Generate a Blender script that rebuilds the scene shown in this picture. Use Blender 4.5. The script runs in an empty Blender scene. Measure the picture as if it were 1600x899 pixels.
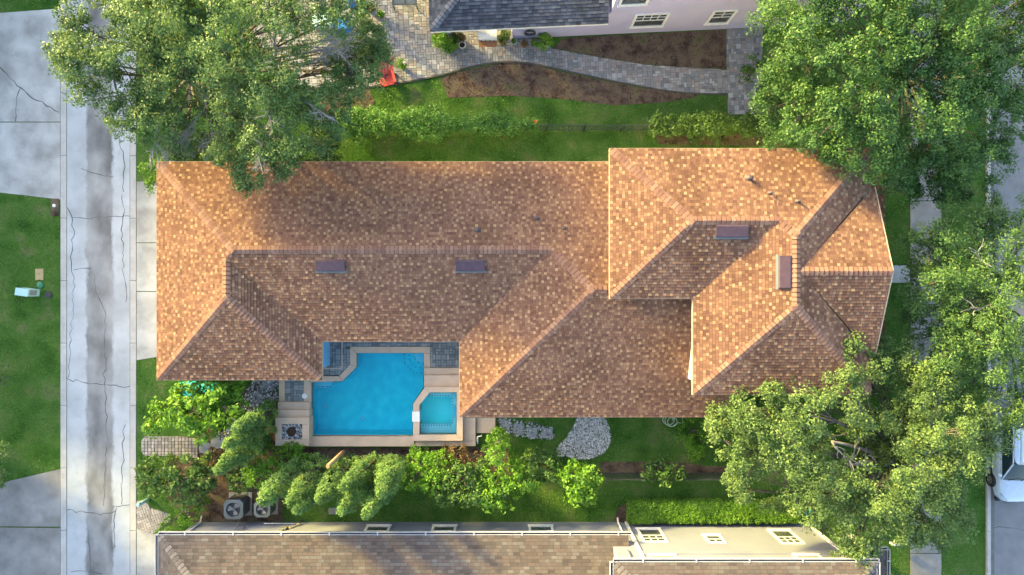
import bpy, math, random
import numpy as np
from mathutils import Vector, Matrix
R = math.radians
random.seed(7)
rng = np.random.default_rng(11)
scene = bpy.context.scene
C = scene.collection

# ------------------------------------------------------------------ camera, sky, sun, exposure
CAM_H, FPX = 34.7, 1110.0            # drone height in metres, focal length in photo pixels (1600 wide)
cam_d = bpy.data.cameras.new('camera'); cam = bpy.data.objects.new('camera', cam_d); C.objects.link(cam)
cam.location = (0, 0, CAM_H); cam_d.sensor_width = 36; cam_d.lens = 36 * FPX / 1600; cam_d.clip_end = 2000
scene.camera = cam
SUN_EL, SUN_NORTH_OF_WEST = 17.0, 38.0
az = R(SUN_NORTH_OF_WEST); el = R(SUN_EL)
SUN_DIR = Vector((-math.cos(az) * math.cos(el), math.sin(az) * math.cos(el), math.sin(el)))
w = bpy.data.worlds.new('World'); scene.world = w; w.use_nodes = True
wn = w.node_tree.nodes; wl = w.node_tree.links
sky = wn.new('ShaderNodeTexSky'); sky.sky_type = 'NISHITA'; sky.sun_disc = False
sky.sun_elevation = el; sky.sun_rotation = math.atan2(SUN_DIR.x, SUN_DIR.y)
sky.air_density = 1.0; sky.dust_density = 3.0; sky.ozone_density = 0.35
wl.new(sky.outputs[0], wn['Background'].inputs[0]); wn['Background'].inputs[1].default_value = 0.15
sun_d = bpy.data.lights.new('sun', 'SUN'); sun = bpy.data.objects.new('sun', sun_d); C.objects.link(sun)
sun.rotation_euler = SUN_DIR.to_track_quat('Z', 'Y').to_euler(); sun.location = (-40, 25, 40)
sun_d.energy = 3.0; sun_d.angle = R(6); sun_d.color = (1.0, 0.75, 0.19)
vs = scene.view_settings; vs.view_transform = 'Standard'; vs.look = 'None'; vs.gamma = 1; vs.exposure = 2.28
scene.cycles.max_bounces = 6; scene.cycles.transparent_max_bounces = 8
scene.cycles.caustics_reflective = False; scene.cycles.caustics_refractive = False

def P(px, py, z=0.0):                 # where a photo point stands in the place, given its height
    s = FPX / (CAM_H - z)
    return ((px - 800) / s, (449.5 - py) / s, z)
def P2(px, py, z=0.0): return P(px, py, z)[:2]

# ------------------------------------------------------------------ materials
MATS = {}
def mat(name, cols, scale=3.0, rough=0.85, bump=0.0, bscale=40.0, src='noise', detail=6.0, spec=0.3, dirt=0.0,
        dscale=0.5, dcol=(0.05, 0.045, 0.04), metal=0.0, trans=0.0, stretch=(1, 1, 1), mix2=0.0, coat=0.0, nspread=(0.3, 0.7)):
    """colour ramp driven by noise ('noise'), by the piece ('island' / 'object'), with noise dirt on top"""
    m = bpy.data.materials.new(name); m.use_nodes = True; nt = m.node_tree; N = nt.nodes; L = nt.links
    b = N['Principled BSDF']; b.inputs['Roughness'].default_value = rough; b.inputs['Metallic'].default_value = metal
    b.inputs['Specular IOR Level'].default_value = spec; b.inputs['Coat Weight'].default_value = coat
    tc = N.new('ShaderNodeTexCoord'); mp = N.new('ShaderNodeMapping'); mp.inputs['Scale'].default_value = stretch
    geo = N.new('ShaderNodeNewGeometry')
    L.new(geo.outputs['Position'], mp.inputs[0])
    vec = mp.outputs[0]
    ns = N.new('ShaderNodeTexNoise'); ns.inputs['Scale'].default_value = scale; ns.inputs['Detail'].default_value = detail
    L.new(vec, ns.inputs['Vector'])
    mr = N.new('ShaderNodeMapRange'); mr.inputs[1].default_value = nspread[0]; mr.inputs[2].default_value = nspread[1]
    L.new(ns.outputs[0], mr.inputs[0]); fac = mr.outputs[0]
    if src != 'noise':
        o = geo.outputs['Random Per Island'] if src == 'island' else N.new('ShaderNodeObjectInfo').outputs['Random']
        if mix2 > 0:
            mx = N.new('ShaderNodeMix'); mx.data_type = 'FLOAT'; mx.inputs[0].default_value = mix2
            L.new(o, mx.inputs[2]); L.new(fac, mx.inputs[3]); fac = mx.outputs[0]
        else: fac = o
    cr = N.new('ShaderNodeValToRGB'); els = cr.color_ramp.elements
    if not isinstance(cols[0], (tuple, list)): cols = [cols, tuple(c * 0.8 for c in cols)]
    n = len(cols)
    for i, c in enumerate(cols):
        pos, c = (c[3], c[:3]) if len(c) == 4 else (i / max(1, n - 1), c)
        e = els[i] if i < 2 else els.new(pos)
        e.position = pos; e.color = (*c, 1)
    L.new(fac, cr.inputs[0]); col = cr.outputs[0]
    if dirt > 0:
        n2 = N.new('ShaderNodeTexNoise'); n2.inputs['Scale'].default_value = dscale; n2.inputs['Detail'].default_value = 8
        n2.inputs['Roughness'].default_value = 0.65
        L.new(geo.outputs['Position'], n2.inputs['Vector'])
        m2 = N.new('ShaderNodeMapRange'); m2.inputs[1].default_value = 0.48; m2.inputs[2].default_value = 0.75; m2.inputs[4].default_value = dirt
        L.new(n2.outputs[0], m2.inputs[0])
        mc = N.new('ShaderNodeMix'); mc.data_type = 'RGBA'
        L.new(m2.outputs[0], mc.inputs[0]); L.new(col, mc.inputs[6]); mc.inputs[7].default_value = (*dcol, 1); col = mc.outputs[2]
    L.new(col, b.inputs['Base Color'])
    if bump > 0:
        nb = N.new('ShaderNodeTexNoise'); nb.inputs['Scale'].default_value = bscale; nb.inputs['Detail'].default_value = 5
        L.new(geo.outputs['Position'], nb.inputs['Vector'])
        bp = N.new('ShaderNodeBump'); bp.inputs['Strength'].default_value = bump; bp.inputs['Distance'].default_value = 0.02
        L.new(nb.outputs[0], bp.inputs['Height']); L.new(bp.outputs[0], b.inputs['Normal'])
    if trans > 0:
        out = N['Material Output']; tb = N.new('ShaderNodeBsdfTranslucent'); ms = N.new('ShaderNodeMixShader'); ms.inputs[0].default_value = trans
        hs = N.new('ShaderNodeHueSaturation'); hs.inputs['Value'].default_value = 1.5; hs.inputs['Hue'].default_value = 0.48
        L.new(col, hs.inputs['Color']); L.new(hs.outputs[0], tb.inputs[0])
        L.new(b.outputs[0], ms.inputs[1]); L.new(tb.outputs[0], ms.inputs[2]); L.new(ms.outputs[0], out.inputs[0])
    MATS[name] = m
    return m
def plain(name, c, rough=0.5, metal=0.0, spec=0.4, coat=0.0):
    return mat(name, [tuple(x * 1.05 for x in c), tuple(x * 0.9 for x in c)], scale=6, rough=rough, metal=metal, spec=spec, coat=coat)

SH_MAIN = [(0.138, 0.072, 0.053, 0.0), (0.182, 0.099, 0.068, 0.2), (0.208, 0.116, 0.077, 0.6), (0.246, 0.142, 0.091, 0.85), (0.28, 0.169, 0.105, 1.0)]
mat('shingle_accent', [(0.26, 0.158, 0.097), (0.31, 0.196, 0.117), (0.37, 0.246, 0.145)], src='island', rough=0.95, spec=0.1)
mat('shingle_brown', SH_MAIN, src='island', rough=0.95, spec=0.1, scale=1.1, dirt=0.7, dscale=0.5, dcol=(0.085, 0.045, 0.025), bump=0.35, bscale=70)
mat('cap_brown', [(0.19, 0.105, 0.08), (0.225, 0.13, 0.096), (0.25, 0.15, 0.108), (0.30, 0.19, 0.135)], src='object', rough=0.95, spec=0.1, bump=0.3, bscale=70)
mat('cap_brown_joined', [(0.19, 0.105, 0.08), (0.225, 0.13, 0.096), (0.25, 0.15, 0.108), (0.30, 0.19, 0.135)], src='island', rough=0.95, spec=0.1)
mat('underlay', [(0.085, 0.048, 0.036), (0.11, 0.062, 0.046)], rough=0.95, spec=0.1)
mat('shingle_taupe', [(0.06, 0.053, 0.052), (0.085, 0.076, 0.073), (0.105, 0.096, 0.09), (0.125, 0.102, 0.092), (0.135, 0.13, 0.12), (0.18, 0.172, 0.165)], src='island', mix2=0.35, scale=1.2, rough=0.95, spec=0.1, bump=0.3, bscale=70, dirt=0.35, dscale=0.8, dcol=(0.12, 0.09, 0.08))
mat('cap_taupe', [(0.13, 0.12, 0.115), (0.22, 0.205, 0.195)], src='object', rough=0.95, spec=0.1)
mat('shingle_slate', [(0.035, 0.042, 0.055), (0.06, 0.07, 0.09), (0.10, 0.115, 0.14)], src='island', rough=0.9, spec=0.2, bump=0.3, bscale=70, dirt=0.3, dcol=(0.2, 0.22, 0.26))
mat('cap_slate', [(0.07, 0.085, 0.11), (0.15, 0.17, 0.2)], src='object', rough=0.9, spec=0.15)
mat('fascia', [(0.52, 0.42, 0.30), (0.42, 0.33, 0.23)], rough=0.6)
mat('stucco_white', [(0.78, 0.76, 0.72), (0.70, 0.68, 0.64)], scale=2, rough=0.9, bump=0.25, bscale=60)
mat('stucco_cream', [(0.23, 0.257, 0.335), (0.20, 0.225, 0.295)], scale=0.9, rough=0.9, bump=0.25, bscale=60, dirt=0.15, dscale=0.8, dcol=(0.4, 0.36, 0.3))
mat('stucco_lilac', [(0.47, 0.46, 0.64), (0.42, 0.41, 0.59)], scale=0.9, rough=0.9, bump=0.25, bscale=60, dirt=0.15, dcol=(0.38, 0.35, 0.42))
plain('wall_sky_tint', (0.16, 0.46, 0.80), 0.3)
plain('white_paint', (0.8, 0.8, 0.78), 0.4)
plain('gutter_white', (0.5, 0.51, 0.53), 0.4)
plain('gutter_inside', (0.055, 0.06, 0.075), 0.5)
mat('glass_dark', [(0.05, 0.065, 0.075), (0.09, 0.105, 0.115)], scale=1.5, rough=0.06, spec=0.8)
plain('blind', (0.22, 0.23, 0.235), 0.6)
mat('vent_metal', [(0.08, 0.048, 0.065), (0.055, 0.034, 0.048)], scale=5, rough=0.45, spec=0.5)
plain('lead_pipe', (0.10, 0.075, 0.075), 0.6)
# ground
mat('grass_soil', [(0.03, 0.08, 0.014), (0.055, 0.13, 0.023), (0.09, 0.165, 0.037), (0.155, 0.17, 0.07)], scale=0.9, detail=10, rough=1.0, spec=0.05, bump=0.8, bscale=30)
mat('grass_blade', [(0.055, 0.165, 0.026), (0.095, 0.245, 0.04), (0.15, 0.29, 0.065), (0.24, 0.29, 0.12)], src='island', mix2=0.62, scale=0.7, rough=0.75, spec=0.15, trans=0.25, nspread=(0.33, 0.68))
mat('mulch', [(0.045, 0.033, 0.027), (0.092, 0.066, 0.052), (0.145, 0.105, 0.08), (0.16, 0.128, 0.08), (0.10, 0.108, 0.05)], scale=1.6, detail=12, rough=1.0, spec=0.05, bump=1.0, bscale=25)
mat('mulch_chip', [(0.03, 0.02, 0.017), (0.08, 0.054, 0.042), (0.14, 0.095, 0.07), (0.22, 0.165, 0.11)], src='island', rough=1.0, spec=0.05)
mat('concrete_worn', [(0.36, 0.35, 0.325), (0.27, 0.262, 0.245), (0.20, 0.193, 0.18)], scale=0.8, detail=12, rough=0.9, spec=0.2, bump=0.2, bscale=90, dirt=0.5, dscale=1.2, dcol=(0.13, 0.125, 0.115))
mat('concrete_slab', [(0.52, 0.53, 0.515), (0.42, 0.425, 0.41), (0.28, 0.28, 0.265)], scale=0.7, detail=12, rough=0.9, spec=0.2, bump=0.2, bscale=90, dirt=0.55, dscale=0.9, dcol=(0.17, 0.165, 0.15))
mat('concrete_kerb', [(0.50, 0.49, 0.47), (0.40, 0.39, 0.37)], scale=1.4, rough=0.9, spec=0.2, dirt=0.3, dscale=3, dcol=(0.2, 0.19, 0.17))
mat('crack', [(0.07, 0.07, 0.068), (0.15, 0.145, 0.14)], scale=4, rough=1)
mat('asphalt', [(0.23, 0.24, 0.25), (0.18, 0.185, 0.195)], scale=1.5, detail=10, rough=0.9, bump=0.3, bscale=120, dirt=0.3, dcol=(0.09, 0.09, 0.09))
mat('gutter_concrete', [(0.20, 0.195, 0.19), (0.13, 0.125, 0.12)], scale=2, detail=10, rough=0.9)
PAV_BLUE = [(0.15, 0.16, 0.175), (0.22, 0.23, 0.24), (0.27, 0.28, 0.29), (0.31, 0.265, 0.245), (0.35, 0.36, 0.37), (0.48, 0.48, 0.48)]
for s in ('object', 'island'):
    mat('paver_grey_' + s, PAV_BLUE, src=s, mix2=0.15, rough=0.9, bump=0.2, bscale=80, dirt=0.2, dcol=(0.12, 0.12, 0.12))
    mat('paver_pale_' + s, [(0.25, 0.23, 0.215), (0.34, 0.315, 0.295), (0.43, 0.40, 0.38)], src=s, rough=0.9, bump=0.2, bscale=80)
    mat('paver_deck_' + s, [(0.13, 0.155, 0.165), (0.19, 0.22, 0.235), (0.24, 0.265, 0.275), (0.29, 0.30, 0.30)], src=s, rough=0.85, bump=0.2, bscale=80)
mat('joint_sand', [(0.075, 0.07, 0.065), (0.12, 0.115, 0.105)], rough=1.0, bump=0.3)
mat('coping', [(0.60, 0.455, 0.34), (0.52, 0.40, 0.30)], scale=2.2, detail=8, rough=0.8, bump=0.15, bscale=70, dirt=0.25, dscale=1.2, dcol=(0.30, 0.225, 0.16))
mat('tile_maroon', [(0.13, 0.075, 0.06), (0.20, 0.12, 0.095)], scale=12, rough=0.4)
mat('plaster_blue', [(0.004, 0.70, 0.84), (0.008, 0.78, 0.90), (0.03, 0.87, 0.95)], scale=2.2, detail=9, rough=0.8)  # mottling paints the water's ripple light into the plaster colour
mat('plaster_step', [(0.14, 0.72, 0.88), (0.17, 0.77, 0.90)], scale=1.4, rough=0.8)
mat('plaster_spa', [(0.08, 0.86, 0.86), (0.12, 0.90, 0.90)], scale=1.4, rough=0.8)
mat('plaster_bench', [(0.36, 0.86, 0.88), (0.42, 0.90, 0.91)], scale=1.4, rough=0.8)
mat('tile_navy', [(0.02, 0.05, 0.10), (0.03, 0.08, 0.15)], scale=30, rough=0.3)
mat('white_stone', [(0.14, 0.14, 0.14), (0.42, 0.43, 0.45), (0.60, 0.61, 0.62), (0.75, 0.75, 0.75)], src='island', rough=0.8)
mat('dark_stone', [(0.04, 0.04, 0.045), (0.16, 0.17, 0.18), (0.42, 0.43, 0.45), (0.7, 0.7, 0.7)], src='island', rough=0.8)
mat('bluestone', [(0.22, 0.24, 0.27), (0.31, 0.33, 0.35)], scale=4, rough=0.85, dirt=0.4, dscale=3, dcol=(0.15, 0.14, 0.13))
# plants
def leafmat(name, cols, trans=0.3, rough=0.5, sc=0.9, mix2=0.45): return mat(name, cols, src='island', mix2=mix2, scale=sc, detail=4, rough=rough, spec=0.35, trans=trans)
leafmat('leaf_oak_olive', [(0.036, 0.078, 0.026), (0.072, 0.145, 0.042), (0.12, 0.215, 0.062), (0.19, 0.29, 0.09)])
leafmat('leaf_oak_green', [(0.022, 0.062, 0.016), (0.048, 0.122, 0.028), (0.088, 0.19, 0.043), (0.165, 0.285, 0.07)])
leafmat('leaf_oak_yellow', [(0.045, 0.088, 0.026), (0.088, 0.16, 0.044), (0.15, 0.24, 0.065), (0.24, 0.33, 0.095)])
leafmat('leaf_fine', [(0.035, 0.085, 0.024), (0.070, 0.15, 0.038), (0.115, 0.22, 0.055), (0.21, 0.32, 0.08)])
leafmat('leaf_bright', [(0.035, 0.10, 0.010), (0.09, 0.22, 0.020), (0.17, 0.35, 0.032), (0.29, 0.48, 0.06)])
leafmat('leaf_lime', [(0.04, 0.12, 0.008), (0.085, 0.22, 0.014), (0.14, 0.31, 0.022), (0.22, 0.40, 0.04)])
leafmat('leaf_mid', [(0.025, 0.066, 0.014), (0.055, 0.125, 0.026), (0.10, 0.20, 0.04), (0.21, 0.31, 0.07)])
leafmat('leaf_juniper', [(0.035, 0.085, 0.026), (0.075, 0.16, 0.042), (0.14, 0.26, 0.06), (0.25, 0.38, 0.09)], rough=0.65)
leafmat('leaf_vine', [(0.030, 0.095, 0.016), (0.068, 0.19, 0.03), (0.12, 0.28, 0.046), (0.22, 0.38, 0.08)])
leafmat('leaf_rust', [(0.06, 0.05, 0.02), (0.13, 0.09, 0.035), (0.20, 0.13, 0.055), (0.10, 0.14, 0.04)])
leafmat('leaf_dark', [(0.014, 0.040, 0.010), (0.030, 0.075, 0.018), (0.055, 0.12, 0.028)])
mat('bark', [(0.08, 0.068, 0.058), (0.13, 0.112, 0.096), (0.17, 0.15, 0.13)], scale=6, rough=1, bump=0.6, bscale=30)
mat('bark_grey', [(0.22, 0.21, 0.20), (0.32, 0.31, 0.30)], scale=5, rough=1)
mat('stump_wood', [(0.50, 0.33, 0.18), (0.40, 0.25, 0.13)], scale=5, rough=0.9)
# objects
plain('fence_black', (0.045, 0.055, 0.062), 0.4)
plain('ac_grey', (0.05, 0.062, 0.075), 0.5); plain('ac_top', (0.15, 0.175, 0.18), 0.5); plain('fan_metal', (0.3, 0.3, 0.3), 0.4)
plain('car_white', (0.50, 0.60, 0.70), 0.25, coat=0.8, spec=0.5); plain('car_black', (0.015, 0.016, 0.018), 0.5)
mat('car_glass', [(0.012, 0.03, 0.035), (0.02, 0.045, 0.05)], rough=0.08, spec=0.3); plain('alloy', (0.35, 0.33, 0.32), 0.35, metal=0.6)
plain('lamp_clear', (0.35, 0.40, 0.45), 0.1)
plain('teal', (0.02, 0.46, 0.52), 0.45); plain('mint_box', (0.38, 0.62, 0.62), 0.5); plain('tan_lid', (0.42, 0.33, 0.17), 0.8); plain('green_lid', (0.05, 0.22, 0.13), 0.6)
plain('red_paint', (0.62, 0.075, 0.055), 0.5); plain('blue_plastic', (0.03, 0.22, 0.62), 0.4); plain('terracotta', (0.30, 0.14, 0.07), 0.8)
plain('pot_dark', (0.05, 0.05, 0.055), 0.6); plain('soil', (0.05, 0.03, 0.02), 1.0); plain('steel', (0.55, 0.56, 0.57), 0.3, metal=0.7)
plain('hose', (0.42, 0.52, 0.38), 0.5); plain('pvc', (0.8, 0.8, 0.8), 0.4); plain('flower_red', (0.65, 0.06, 0.03), 0.6); plain('red_leaf', (0.22, 0.03, 0.03), 0.6)
plain('gas_grey', (0.17, 0.18, 0.18), 0.5); plain('brass', (0.40, 0.33, 0.12), 0.5)

def lane_material():
    m = mat('lane_concrete', [(0.50, 0.53, 0.55), (0.43, 0.46, 0.475), (0.35, 0.375, 0.385)], scale=0.6, detail=12, rough=0.85, spec=0.25, bump=0.2, bscale=100, dirt=0.3, dscale=1.7, dcol=(0.2, 0.2, 0.19))
    nt = m.node_tree; N = nt.nodes; L = nt.links; b = N['Principled BSDF']
    col = b.inputs['Base Color'].links[0].from_socket
    geo = N.new('ShaderNodeNewGeometry'); sep = N.new('ShaderNodeSeparateXYZ'); L.new(geo.outputs['Position'], sep.inputs[0])
    n1 = N.new('ShaderNodeTexNoise'); n1.inputs['Scale'].default_value = 1.3; n1.inputs['Detail'].default_value = 12; n1.inputs['Roughness'].default_value = 0.72
    mp = N.new('ShaderNodeMapping'); mp.inputs['Scale'].default_value = (1, 0.55, 1); L.new(geo.outputs['Position'], mp.inputs[0]); L.new(mp.outputs[0], n1.inputs['Vector'])
    def math_(op, a, bb):
        q = N.new('ShaderNodeMath'); q.operation = op
        for i, v in enumerate((a, bb)):
            if isinstance(v, (int, float)): q.inputs[i].default_value = v
            else: L.new(v, q.inputs[i])
        return q.outputs[0]
    x = math_('ADD', sep.outputs[0], 20.12)
    d = math_('ABSOLUTE', x, 0)
    d = math_('ADD', d, math_('MULTIPLY', math_('SUBTRACT', n1.outputs[0], 0.5), 0.75))
    mr = N.new('ShaderNodeMapRange'); mr.inputs[1].default_value = 0.72; mr.inputs[2].default_value = 0.58; L.new(d, mr.inputs[0])
    n3 = N.new('ShaderNodeTexNoise'); n3.inputs['Scale'].default_value = 0.9; n3.inputs['Detail'].default_value = 10; L.new(mp.outputs[0], n3.inputs['Vector'])
    cr = N.new('ShaderNodeValToRGB'); cr.color_ramp.elements[0].color = (0.12, 0.12, 0.118, 1); cr.color_ramp.elements[1].color = (0.36, 0.365, 0.36, 1)
    cr.color_ramp.elements[0].position = 0.3; cr.color_ramp.elements[1].position = 0.68; L.new(n3.outputs[0], cr.inputs[0])
    mx = N.new('ShaderNodeMix'); mx.data_type = 'RGBA'; L.new(mr.outputs[0], mx.inputs[0]); L.new(col, mx.inputs[6]); L.new(cr.outputs[0], mx.inputs[7])
    L.new(mx.outputs[2], b.inputs['Base Color'])
lane_material()
def water_material():
    m = bpy.data.materials.new('pool_water'); m.use_nodes = True; N = m.node_tree.nodes; L = m.node_tree.links
    N.remove(N['Principled BSDF'])
    tr = N.new('ShaderNodeBsdfTransparent'); tr.inputs[0].default_value = (0.80, 0.97, 1.0, 1)
    gl = N.new('ShaderNodeBsdfGlossy'); gl.inputs['Roughness'].default_value = 0.03
    fr = N.new('ShaderNodeFresnel'); fr.inputs[0].default_value = 1.33
    nz = N.new('ShaderNodeTexNoise'); nz.inputs['Scale'].default_value = 3.5; nz.inputs['Detail'].default_value = 4
    geo = N.new('ShaderNodeNewGeometry'); L.new(geo.outputs['Position'], nz.inputs['Vector'])
    bp = N.new('ShaderNodeBump'); bp.inputs['Strength'].default_value = 0.25; bp.inputs['Distance'].default_value = 0.03; L.new(nz.outputs[0], bp.inputs['Height'])
    L.new(bp.outputs[0], gl.inputs['Normal']); L.new(bp.outputs[0], fr.inputs['Normal'])
    mx = N.new('ShaderNodeMixShader'); L.new(fr.outputs[0], mx.inputs[0]); L.new(tr.outputs[0], mx.inputs[1]); L.new(gl.outputs[0], mx.inputs[2])
    L.new(mx.outputs[0], N['Material Output'].inputs[0]); MATS['pool_water'] = m
water_material()

# ------------------------------------------------------------------ object helpers
OFF = {}
def tag(o, label=None, cat=None, group=None, kind=None):
    if label: o['label'] = label
    if cat: o['category'] = cat
    if group: o['group'] = group
    if kind: o['kind'] = kind
    return o
def empty(name, loc, label=None, cat=None, group=None, rz=0.0):
    o = bpy.data.objects.new(name, None); C.objects.link(o); o.location = loc; o.rotation_euler.z = rz; o.empty_display_size = 0.3
    OFF[o.name] = Vector(loc)
    return tag(o, label, cat, group)
def link(name, me, m, parent=None):
    o = bpy.data.objects.new(name, me); C.objects.link(o)
    if m and not me.materials: me.materials.append(MATS[m])
    if parent is not None:
        o.parent = parent; OFF[o.name] = OFF.get(parent.name, Vector((0, 0, 0)))
    else: OFF[o.name] = Vector((0, 0, 0))
    return o
class MB:
    """collects shapes given in world metres; build() links them as one mesh, local to its parent"""
    def __init__(s): s.v = []; s.f = []; s.sm = []
    def poly(s, pts, sm=False):
        k = len(s.v); s.v += [tuple(p) for p in pts]; s.f.append(tuple(range(k, k + len(pts)))); s.sm.append(sm)
    def faces(s, vs_, fs, sm=False):
        k = len(s.v); s.v += [tuple(p) for p in vs_]
        for f in fs: s.f.append(tuple(i + k for i in f)); s.sm.append(sm)
    def prism(s, pts, z0, z1):
        a = sum(pts[i][0] * pts[(i + 1) % len(pts)][1] - pts[(i + 1) % len(pts)][0] * pts[i][1] for i in range(len(pts)))
        if a < 0: pts = pts[::-1]
        n = len(pts)
        s.faces([(p[0], p[1], z0) for p in pts] + [(p[0], p[1], z1) for p in pts],
                [tuple(range(n))[::-1], tuple(range(n, 2 * n))] + [(i, (i + 1) % n, n + (i + 1) % n, n + i) for i in range(n)])
    def box(s, x0, x1, y0, y1, z0, z1, ch=0.0):
        if ch <= 0: return s.prism([(x0, y0), (x1, y0), (x1, y1), (x0, y1)], z0, z1)
        b = [(x0, y0), (x1, y0), (x1, y1), (x0, y1)]; t = [(x0 + ch, y0 + ch), (x1 - ch, y0 + ch), (x1 - ch, y1 - ch), (x0 + ch, y1 - ch)]
        V = [(*p, z0) for p in b] + [(*p, z1 - ch) for p in b] + [(*p, z1) for p in t]
        F = [(3, 2, 1, 0), (8, 9, 10, 11)]
        for i in range(4):
            j = (i + 1) % 4; F += [(i, j, 4 + j, 4 + i), (4 + i, 4 + j, 8 + j, 8 + i)]
        s.faces(V, F)
    def obox(s, c, ax, ay, az_, hx, hy, hz):       # box with its own axes
        c = Vector(c); V = []
        for k in (-1, 1):
            for a, b in ((-1, -1), (1, -1), (1, 1), (-1, 1)): V.append(c + ax * hx * a + ay * hy * b + az_ * hz * k)
        s.faces(V, [(3, 2, 1, 0), (4, 5, 6, 7)] + [(i, (i + 1) % 4, 4 + (i + 1) % 4, 4 + i) for i in range(4)])
    def tube(s, path, rad, n=6, cap=True):
        path = [Vector(p) for p in path]; k0 = len(s.v)
        if not isinstance(rad, (list, tuple)): rad = [rad] * len(path)
        up = Vector((0.13, 0.21, 0.97))
        for i, p in enumerate(path):
            d = (path[min(i + 1, len(path) - 1)] - path[max(i - 1, 0)]).normalized()
            a = d.cross(up)
            if a.length < 1e-3: a = d.cross(Vector((1, 0, 0)))
            a.normalize(); b = d.cross(a)
            for j in range(n):
                t = 2 * math.pi * j / n; s.v.append(tuple(p + (a * math.cos(t) + b * math.sin(t)) * rad[i]))
        for i in range(len(path) - 1):
            for j in range(n):
                s.f.append((k0 + i * n + j, k0 + i * n + (j + 1) % n, k0 + (i + 1) * n + (j + 1) % n, k0 + (i + 1) * n + j)); s.sm.append(True)
        if cap:
            s.f.append(tuple(k0 + j for j in range(n))[::-1]); s.sm.append(False)
            e = k0 + (len(path) - 1) * n; s.f.append(tuple(e + j for j in range(n))); s.sm.append(False)
    def lathe(s, cx, cy, prof, n=16, sm=True):      # prof: [(r,z)...] bottom to top
        k0 = len(s.v)
        for r, z in prof:
            for j in range(n): t = 2 * math.pi * j / n; s.v.append((cx + r * math.cos(t), cy + r * math.sin(t), z))
        for i in range(len(prof) - 1):
            for j in range(n): s.f.append((k0 + i * n + j, k0 + i * n + (j + 1) % n, k0 + (i + 1) * n + (j + 1) % n, k0 + (i + 1) * n + j)); s.sm.append(sm)
        e = k0 + (len(prof) - 1) * n
        s.f.append(tuple(e + j for j in range(n))); s.sm.append(False)
        s.f.append(tuple(k0 + j for j in range(n))[::-1]); s.sm.append(False)
    def ribbon(s, pts, wds, z):                     # flat jagged strip along 2-D points
        L_, R_ = [], []
        for i, p in enumerate(pts):
            a = Vector(pts[min(i + 1, len(pts) - 1)]) - Vector(pts[max(i - 1, 0)])
            nrm = Vector((-a.y, a.x)).normalized() * wds[i] / 2
            L_.append((p[0] + nrm.x, p[1] + nrm.y, z)); R_.append((p[0] - nrm.x, p[1] - nrm.y, z))
        for i in range(len(pts) - 1): s.poly([R_[i], R_[i + 1], L_[i + 1], L_[i]])
    def build(s, name, m, parent=None):
        off = OFF.get(parent.name, Vector((0, 0, 0))) if parent is not None else Vector((0, 0, 0))
        me = bpy.data.meshes.new(name)
        me.from_pydata([(x - off.x, y - off.y, z - off.z) for x, y, z in s.v], [], s.f)
        me.polygons.foreach_set('use_smooth', s.sm); me.update()
        return link(name, me, m, parent)
def np_mesh(name, V, k, m, parent=None):            # N faces of k separate vertices each
    off = OFF.get(parent.name, Vector((0, 0, 0))) if parent is not None else Vector((0, 0, 0))
    V = (V.reshape(-1, 3) - np.array(off)).astype(np.float32)
    n = len(V); me = bpy.data.meshes.new(name)
    me.vertices.add(n); me.vertices.foreach_set('co', V.ravel())
    me.loops.add(n); me.loops.foreach_set('vertex_index', np.arange(n, dtype=np.int32))
    me.polygons.add(n // k); me.polygons.foreach_set('loop_start', np.arange(0, n, k, dtype=np.int32))
    me.update(calc_edges=True)
    return link(name, me, m, parent)
def struct(name, mb, m): return tag(mb.build(name, m), kind='structure')
def inside(poly, x, y):                             # vectorised point in polygon
    x = np.asarray(x); y = np.asarray(y); r = np.zeros(x.shape, bool); n = len(poly)
    for i in range(n):
        x0, y0 = poly[i]; x1, y1 = poly[(i + 1) % n]
        c = ((y0 > y) != (y1 > y)); r ^= c & (x < (x1 - x0) * (y - y0) / ((y1 - y0) or 1e-9) + x0)
    return r
def smoothpoly(pts, it=2):                          # Chaikin, open curve
    for _ in range(it):
        q = [pts[0]]
        for a, b in zip(pts, pts[1:]): q += [tuple(np.array(a) * .75 + np.array(b) * .25), tuple(np.array(a) * .25 + np.array(b) * .75)]
        pts = q + [pts[-1]]
    return pts

# ------------------------------------------------------------------ ground, lane, street
hx0, hy1 = P2(485.5, 550.5); hx1, hy0 = P2(714, 681)            # the pool is dug into the ground
m = MB(); V = [(-300, -300, 0), (300, -300, 0), (300, 300, 0), (-300, 300, 0), (hx0, hy0, 0), (hx1, hy0, 0), (hx1, hy1, 0), (hx0, hy1, 0)]
m.faces(V, [(0, 1, 5, 4), (1, 2, 6, 5), (2, 3, 7, 6), (3, 0, 4, 7)]); struct('ground', m, 'grass_soil')
m = MB(); m.box(P(105, 0)[0], P(203, 0)[0], -60, 60, -0.05, 0.012); lane = struct('lane', m, 'lane_concrete')
def jag(pts, j=0.05, step=0.22):
    out = []
    for a, b in zip(pts, pts[1:]):
        n = max(1, int(math.dist(a, b) / step))
        for i in range(n):
            t = i / n; out.append((a[0] + (b[0] - a[0]) * t + random.gauss(0, j), a[1] + (b[1] - a[1]) * t + random.gauss(0, j)))
    return out + [pts[-1]]
def crack(pxs, parent, z, wd=0.03, j=0.045):
    pts = jag([P2(*p) for p in pxs], j)
    mb = MB(); mb.ribbon(pts, [wd * random.uniform(0.35, 1.3) for _ in pts], z); return mb.build('crack', 'crack', parent)
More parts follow.
